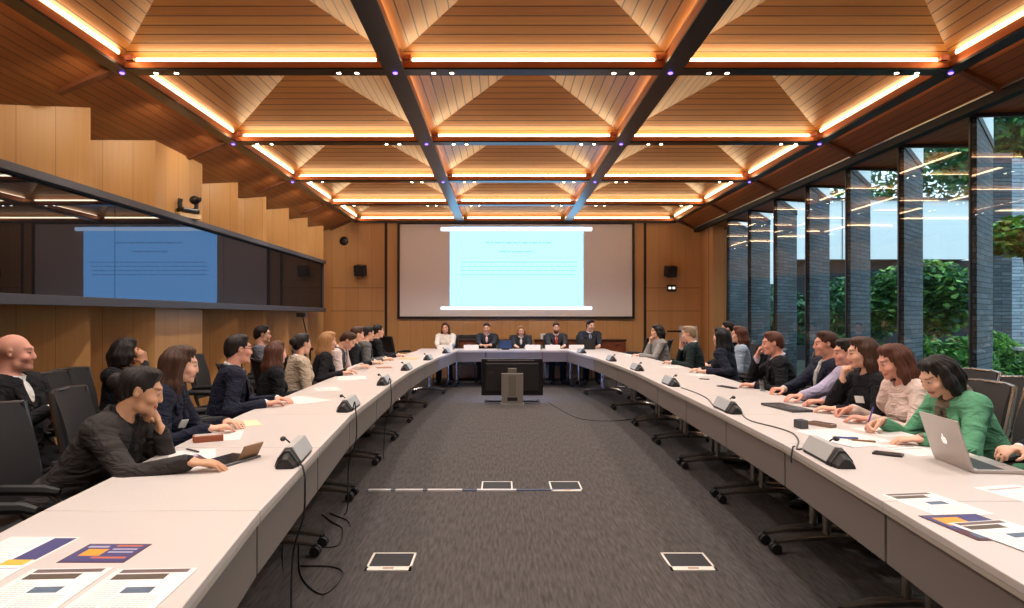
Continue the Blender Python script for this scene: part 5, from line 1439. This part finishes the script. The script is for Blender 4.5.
leaflet('flyer', 'white flyer with a thin violet line at the lower left corner', 'leaflet', (-1.39, 1.66), 0.21, 0.297, dirL, (('rule', 0.05, 0.05, 0.95, 0.075, PALEP),), text=((0.1, 0.9, 0.2, 0.8, 12),), z=0.0004)
leaflet('brochure', 'white brochure with a blue column and yellow block, left table', 'leaflet', (-1.40, 1.93), 0.215, 0.24, 0.0, (('blue_column', 0.66, 0.05, 0.97, 0.80, NAVYP), ('yellow_block', 0.62, 0.80, 0.93, 0.97, YELLOW), ('small_picture', 0.05, 0.45, 0.22, 0.60, NAVYP)), text=((0.08, 0.56, 0.12, 0.85, 9), (0.70, 0.92, 0.12, 0.72, 6)))
leaflet('postcard', 'dark violet and orange postcard lying flat on the left table', 'leaflet', (-1.135, 1.912), 0.185, 0.15, 0.0, (('border', 0.03, 0.04, 0.97, 0.96, NAVYP), ('orange_block', 0.14, 0.30, 0.46, 0.66, ORANGE), ('headline', 0.50, 0.08, 0.90, 0.16, RUST), ('rust_line', 0.40, 0.72, 0.92, 0.80, RUST), ('line', 0.52, 0.28, 0.9, 0.34, PALEP), ('line', 0.52, 0.44, 0.9, 0.5, PALEP), ('line', 0.08, 0.14, 0.40, 0.22, PALEP)), base=MAROON)
# right hand corner
leaflet('newsletter', 'white newsletter farthest along the near right table', 'leaflet', (1.565, 2.415), 0.21, 0.29, 0.14, NEWS, text=NT_)
leaflet('newsletter', 'white newsletter lying over the dark flyer, near right', 'leaflet', (1.585, 2.05), 0.21, 0.297, 0.18, NEWS, text=NT_, z=0.003)
leaflet('flyer', 'dark violet and orange flyer half under a newsletter, near right', 'leaflet', (1.53, 2.15), 0.21, 0.25, 0.10, (('violet_field', 0.03, 0.03, 0.97, 0.6, NAVYP), ('orange_block', 0.12, 0.12, 0.55, 0.45, ORANGE), ('blue_strip', 0.1, 0.75, 0.9, 0.95, BLUEP)), base=MAROON, z=0.0015)
leaflet('flyer', 'plain white sheet at the lower right corner', 'leaflet', (1.70, 1.86), 0.21, 0.297, 0.2, (), text=((0.1, 0.9, 0.15, 0.8, 12),), z=0.0)
leaflet('newsletter', 'pinkish printed sheet at the right edge below the laptop', 'leaflet', (2.0, 2.52), 0.21, 0.297, 0.25, (('rule', 0.1, 0.12, 0.9, 0.18, pm('print_pink', (206, 160, 158), 0.6)),), text=((0.1, 0.9, 0.3, 0.8, 10),))
def sheet(px, py, lab, rz=0.0, w_=0.21, d=0.297, base=None, name='paper_sheet', z=0.0, parts=(), text=True):
    p = on_table(px, py)
    return leaflet(name, lab, 'paper', (p.x, p.y), w_, d, rz, parts, base, z, text=((0.1, 0.9, 0.12, 0.85, 12),) if text else ())
CREAM = pm('paper_cream', (226, 214, 176), 0.7)
sheet(246, 423.5, 'cream notepad beside the woman with long brown hair', 0.5, 0.16, 0.24, CREAM, 'notepad', 0.0, (('page_block', 0.02, 0.02, 0.98, 0.98, CREAM),), False)
sheet(222, 436, 'white papers by the hands of the woman with long brown hair', 0.3)
sheet(300, 400, 'large white sheet before the woman with long auburn hair', 0.9, 0.297, 0.42)
sheet(327, 389, 'white sheet before the blonde woman', 0.4)
sheet(352, 378, 'white sheets before the person in the waistcoat', 0.2, 0.3, 0.42)
sheet(384, 367.5, 'brown folder near the man in the grey suit', 0.3, 0.2, 0.28, pm('folder_brown', (168, 112, 80), 0.6), 'folder', 0, (), False)
sheet(409, 358.5, 'beige papers near the far end of the left table', 0.0, 0.3, 0.5, pm('paper_beige', (206, 178, 132), 0.7), text=False)
sheet(192, 456, 'white sheet under the pens of the woman in charcoal', 0.4, 0.21, 0.3)
sheet(190, 459, 'dark red magazine beside the tablet', 0.7, 0.12, 0.16, MAROON, 'magazine', 0.0014, (('title_band', 0.1, 0.1, 0.9, 0.3, PALEP),), False)
sheet(842, 436, 'white sheets before the woman in the pink blouse', 0.25, 0.3, 0.42)
sheet(846, 441.5, 'white sheet with a blue edge, near the second microphone unit', 0.3, 0.21, 0.3, None, 'paper_sheet', 0.0014, (('blue_edge', 0.0, 0.0, 0.04, 1.0, NAVYP),))
sheet(912, 450, 'white notepad under the left hand of the woman in green', 0.2, 0.2, 0.27, None, 'notepad', 0.0, (('ruling', 0.1, 0.2, 0.9, 0.23, INK), ('ruling', 0.1, 0.4, 0.9, 0.43, INK)))
sheet(884, 432, 'white sheet under the writing hand of the woman in green', 0.1)
sheet(846, 412.5, 'white sheet before the woman with the white badge', 0.2)
sheet(700, 375, 'white sheet before the person in dark green', 0.2)
sheet(672, 367, 'white sheet between the grey cardigan and the dark green jacket', 0.1)
sheet(640, 356, 'white papers near the grey cardigan', 0.1, 0.42, 0.6)
# slabs: folders, tablets, phones, cases
def slab(name, lab, cat, px, py, size, rz, col, part=None, rough=0.4, extra=()):
    p = on_table(px, py); r = thing(name, lab, cat, p, rz)
    m = pm('slab_%d_%d_%d' % col, col, rough)
    mk('body', MB().box((0, 0, size[2] / 2), size), m, r, bev=min(size[2] * 0.3, 0.004))
    if part:
        nm, c2 = part
        mk(nm, MB().box((0, 0, size[2] + 0.0004), (size[0] * 0.88, size[1] * 0.86, 0.0008)), pm('slab_%d_%d_%d' % c2, c2, 0.25), r)
    return r
slab('folder', 'dark folder before the man in the lilac shirt', 'folder', 786, 408.5, (0.16, 0.42, 0.018), 0.15, (58, 56, 58), ('spine', (74, 72, 74)))
slab('small_box', 'small dark box on the right table', 'box', 801, 428, (0.055, 0.07, 0.05), 0.2, (64, 64, 70), ('lid', (90, 88, 92)))
slab('pencil_case', 'brown pencil case beside the small dark box', 'case', 822, 426, (0.06, 0.16, 0.022), 0.5, (128, 100, 82), ('zip', (84, 62, 50)))
slab('mobile_phone', 'black mobile phone by the notepad of the woman in green', 'phone', 888, 455, (0.065, 0.13, 0.011), 0.9, (36, 32, 32), ('screen', (16, 16, 20)))
slab('mobile_phone', 'black mobile phone before the man touching his face', 'phone', 727, 387.5, (0.06, 0.25, 0.010), 0.3, (32, 30, 32), ('screen', (16, 16, 20)))
slab('spectacle_case', 'brown spectacle case before the woman with long brown hair', 'case', 208, 441, (0.15, 0.075, 0.035), 0.5, (150, 80, 52), ('clasp_panel', (206, 190, 180)))
def pen(lab, px, py, ang, col, z=0.0):
    p = on_table(px, py); m = pm('pen_%d_%d_%d' % col, col, 0.35); r = thing('pen', lab, 'pen', (p.x, p.y, TZ + z), ang, 'pens')
    mk('barrel', MB().tube([(0, -0.065, 0.005), (0, 0.05, 0.005)], 0.0048, 8), m, r, smooth=True)
    mk('tip', MB().tube([(0, 0.05, 0.005), (0, 0.068, 0.005)], [0.0046, 0.0012], 8), M_silver, r, smooth=True)
    mk('clip', MB().box((0, -0.045, 0.011), (0.003, 0.035, 0.002)), M_silver, r)
pen('dark pen on the magazine beside the tablet', 192, 452, 0.9, (40, 26, 34), 0.004)
pen('blue pen on the papers of the woman in the pink blouse', 845, 439, 1.2, (60, 80, 150), 0.003)
pen('brown pen lying on the white sheet with a blue edge', 862, 442, 1.0, (140, 96, 60), 0.003)
pen('dark pen before the woman with long black hair', 704, 379.5, 0.7, (40, 40, 44), 0.0)
# pen held upright in the writing hand
r = thing('pen', 'violet pen held in the writing hand of the woman in green', 'pen', (2.13, 3.90, 0.75), 0.2, 'pens')
mk('barrel', MB().tube([(0.0, 0, 0.008), (0.03, -0.02, 0.14)], 0.005, 8), pm('pen_violet', (96, 70, 150), 0.35), r, smooth=True)
mk('tip', MB().tube([(-0.004, 0.002, -0.009), (0.0, 0, 0.008)], [0.001, 0.0045], 8), M_silver, r, smooth=True)
# tablet propped in a folio under the hand of the woman in charcoal
p = on_table(229, 461); r = thing('tablet', 'grey tablet in an open folio under the hand of the woman in charcoal', 'tablet', p, -0.35)
mk('body', MB().box((0, 0, 0.006), (0.17, 0.24, 0.010)), pm('tablet_grey', (88, 88, 90), 0.4), r, bev=0.003)
mk('screen', MB().box((0, 0, 0.0115), (0.15, 0.21, 0.001)), pm('tablet_screen', (34, 36, 40), 0.15), r)
mk('folio_flap', MB().box((0.075, 0.06, 0.04), (0.004, 0.13, 0.08), Matrix.Rotation(0.5, 3, 'Y')), pm('folio_tan', (158, 122, 88), 0.6), r)
# laptop, lid towards the camera
r = thing('laptop', 'silver laptop with a pale fruit emblem on its lid, near right table', 'laptop', (2.05, 3.035, TZ), -0.1)
M_lap = pm('laptop_silver', (186, 178, 172), 0.35, 0.55)
mk('base', MB().box((0.11, 0, 0.008), (0.22, 0.315, 0.014)), M_lap, r, bev=0.004)
mk('keyboard', MB().box((0.085, 0, 0.0155), (0.11, 0.27, 0.001)), pm('keys_black', (22, 22, 24), 0.5), r)
mk('trackpad', MB().box((0.175, 0, 0.0155), (0.07, 0.1, 0.001)), pm('trackpad', (150, 146, 142), 0.3), r)
lt = 0.30
Rl = Matrix.Rotation(-lt, 3, 'Y')
lid = mk('lid', MB().box(Rl @ Vector((0, 0, 0.11)) + Vector((0, 0, 0.014)), (0.008, 0.315, 0.22), Rl), M_lap, r, bev=0.003)
mk('screen', MB().box(Rl @ Vector((0.0045, 0, 0.112)) + Vector((0, 0, 0.014)), (0.001, 0.295, 0.19), Rl), pm('lap_screen', (40, 46, 56), 0.15), lid)
em = MB()
def emblem(yz, r_):
    n = 18; c = Rl @ Vector((-0.0045, yz[0], 0.11 + yz[1])) + Vector((0, 0, 0.014))
    em.sphere(c, (0.0008, r_[0], r_[1]), 14, 8, Rl)
emblem((-0.007, -0.003), (0.013, 0.017)); emblem((0.007, -0.003), (0.013, 0.017)); emblem((0.003, 0.021), (0.004, 0.007))
mk('emblem', em, pm('emblem_white', (246, 246, 246), 0.3, emit=(255, 255, 255), estr=0.5), lid)
# glassware and crumpled napkin
M_gl = glass_pane('tumbler_glass', (240, 244, 244), 1.45, 0.06)
def tumbler(x, y, lab, z=TZ):
    o = mk('drinking_glass', MB().lathe([(0.026, 0.0), (0.033, 0.10), (0.031, 0.10), (0.025, 0.008)], 18, (x, y, z)), M_gl, smooth=True); tag(o, lab, 'glass', 'drinking glasses')
p = on_table(763, 391); tumbler(p.x, p.y, 'drinking glass before the man touching his face')
p = on_table(755, 388)
o = mk('paper_napkin', MB().sphere((p.x, p.y, TZ + 0.022), (0.05, 0.06, 0.024), 12, 8), pm('napkin_tan', (176, 152, 118), 0.8, noise=0.3, nscale=30, bump=1.0), smooth='all'); tag(o, 'crumpled tan napkin beside the drinking glass', 'napkin')
for v in o.data.vertices: v.co += Vector((random.uniform(-1, 1), random.uniform(-1, 1), random.uniform(-0.3, 1))) * 0.007
# panel table: name cards, glasses, monitor box, laptop
def name_card(x, lab, y=13.42):
    r = thing('name_card', lab, 'name card', (x, y, TZ), 0, 'folded name cards')
    mk('face', MB().add([(-0.15, -0.035, 0), (0.15, -0.035, 0), (0.15, 0, 0.1), (-0.15, 0, 0.1), (-0.15, -0.032, 0), (0.15, -0.032, 0), (0.15, 0.002, 0.097), (-0.15, 0.002, 0.097)], [(0, 1, 2, 3), (7, 6, 5, 4), (0, 4, 5, 1), (0, 3, 7, 4), (1, 5, 6, 2), (3, 2, 6, 7)]), M_paper, r)
    mk('back_face', MB().add([(0.15, 0.035, 0), (-0.15, 0.035, 0), (-0.15, 0.0, 0.1), (0.15, 0.0, 0.1), (0.15, 0.032, 0), (-0.15, 0.032, 0), (-0.15, 0.001, 0.097), (0.15, 0.001, 0.097)], [(0, 1, 2, 3), (7, 6, 5, 4), (0, 4, 5, 1), (0, 3, 7, 4), (1, 5, 6, 2), (3, 2, 6, 7)]), M_paper, r)
for x, n in ((-1.15, 'woman in the white blouse'), (-0.62, 'second panel man'), (0.62, 'blonde panel woman'), (1.02, 'bearded man'), (1.5, 'right end panel man')): name_card(x, 'white folded name card before the ' + n)
for x, n in ((-0.98, 'woman in white'), (-0.08, 'second panel man'), (0.80, 'bearded man')): tumbler(x, 13.55, 'drinking glass on the panel table by the ' + n)
r = thing('preview_monitor', 'small black monitor box on the panel table left of the blonde woman', 'monitor', (0.07, 13.42, TZ))
mk('casing', MB().box((0, 0, 0.105), (0.27, 0.05, 0.17)), M_mon, r, bev=0.01); mk('foot', MB().box((0, 0.01, 0.01), (0.16, 0.12, 0.02)), M_mon, r, bev=0.004)
r = thing('laptop', 'dark open laptop before the right end panel man', 'laptop', (1.72, 13.52, TZ))
mk('base', MB().box((0, 0.11, 0.008), (0.34, 0.22, 0.015)), M_mon, r, bev=0.004); mk('lid', MB().box((0, -0.03, 0.115), (0.34, 0.012, 0.21), Matrix.Rotation(0.25, 3, 'X')), M_mon, r, bev=0.004)
mk('keyboard', MB().box((0, 0.10, 0.016), (0.29, 0.11, 0.001)), pm('keys_grey', (50, 50, 54), 0.5), r)
r = thing('carton', 'white box on the credenza behind the bearded man', 'box', (0.97, WALL_Y - 0.26, 0.90))
mk('body', MB().box((0, 0, 0.055), (0.2, 0.16, 0.11)), M_white, r, bev=0.004); mk('lid', MB().box((0, 0, 0.115), (0.21, 0.17, 0.014)), M_white, r, bev=0.003)
# bag on the chair by the window, coat over the chair at the near left
r = thing('tote_bag', 'tan and black tote bag with a yellow folder on the silver framed chair', 'bag', (3.24, 4.50, 0.46), A_R + 0.15)
bg_ = SDF(); bg_.cap((-0.15, 0.02, 0.08), (0.15, 0.02, 0.08), 0.08, None, 0.03).cap((-0.15, 0.01, 0.27), (0.15, 0.01, 0.27), 0.055, None, 0.06).cap((-0.14, 0.02, 0.17), (0.14, 0.02, 0.17), 0.075, None, 0.05)
m_, _v = bg_.mesh('body', 0.01); m_.materials.append(pm('bag_tan', (178, 142, 98), 0.7, noise=0.15, nscale=30)); o = bpy.data.objects.new('body', m_); COL.objects.link(o); o.parent = r
for s in (-0.09, 0.09): mk('strap', MB().tube(smooth_path([(s, 0.105, 0.06), (s, 0.085, 0.26), (s * 0.8, 0.05, 0.38), (s * 0.8, -0.02, 0.38), (s, -0.05, 0.26)]), 0.012, 6), M_plastic, r, smooth=True)
mk('folder', MB().box((0.05, -0.01, 0.30), (0.24, 0.02, 0.2), Matrix.Rotation(0.15, 3, 'Y')), pm('folder_lime', (176, 178, 52), 0.5), r)
cx_, cy_ = -1.97, 2.32
chair(cx_, cy_, A_L + 0.05, 'dark chair with a black coat over it at the near left corner')
r = thing('coat', 'black coat draped over the chair at the near left corner', 'coat', (cx_, cy_, 0), A_L + 0.05)
ct = SDF()
for z, wd, y, rr in ((1.0, 0.2, -0.345, 0.055), (0.88, 0.24, -0.35, 0.06), (0.72, 0.25, -0.335, 0.065), (0.56, 0.24, -0.31, 0.07)): ct.cap((-wd, y, z), (wd, y, z), rr, None, 0.06, flat=(0, 1, 0), fs=0.8)
ct.cap((-0.2, -0.2, 0.54), (0.2, -0.15, 0.5), 0.06, None, 0.06).cap((0.22, -0.3, 0.95), (0.29, -0.15, 0.62), 0.06, 0.05, 0.04).cap((-0.22, -0.3, 0.95), (-0.29, -0.1, 0.62), 0.06, 0.05, 0.04)
m_, _v = ct.mesh('shell', 0.012); m_.materials.append(cloth('coat', (20, 19, 21))); o = bpy.data.objects.new('shell', m_); COL.objects.link(o); o.parent = r
cl = SDF(); cl.chain([(-0.16, -0.29, 1.04), (0, -0.30, 1.065), (0.16, -0.29, 1.04)], [0.03, 0.034, 0.03], 0.02)
m_, _v = cl.mesh('collar', 0.01); m_.materials.append(cloth('coat_collar', (28, 26, 28))); o = bpy.data.objects.new('collar', m_); COL.objects.link(o); o.parent = r
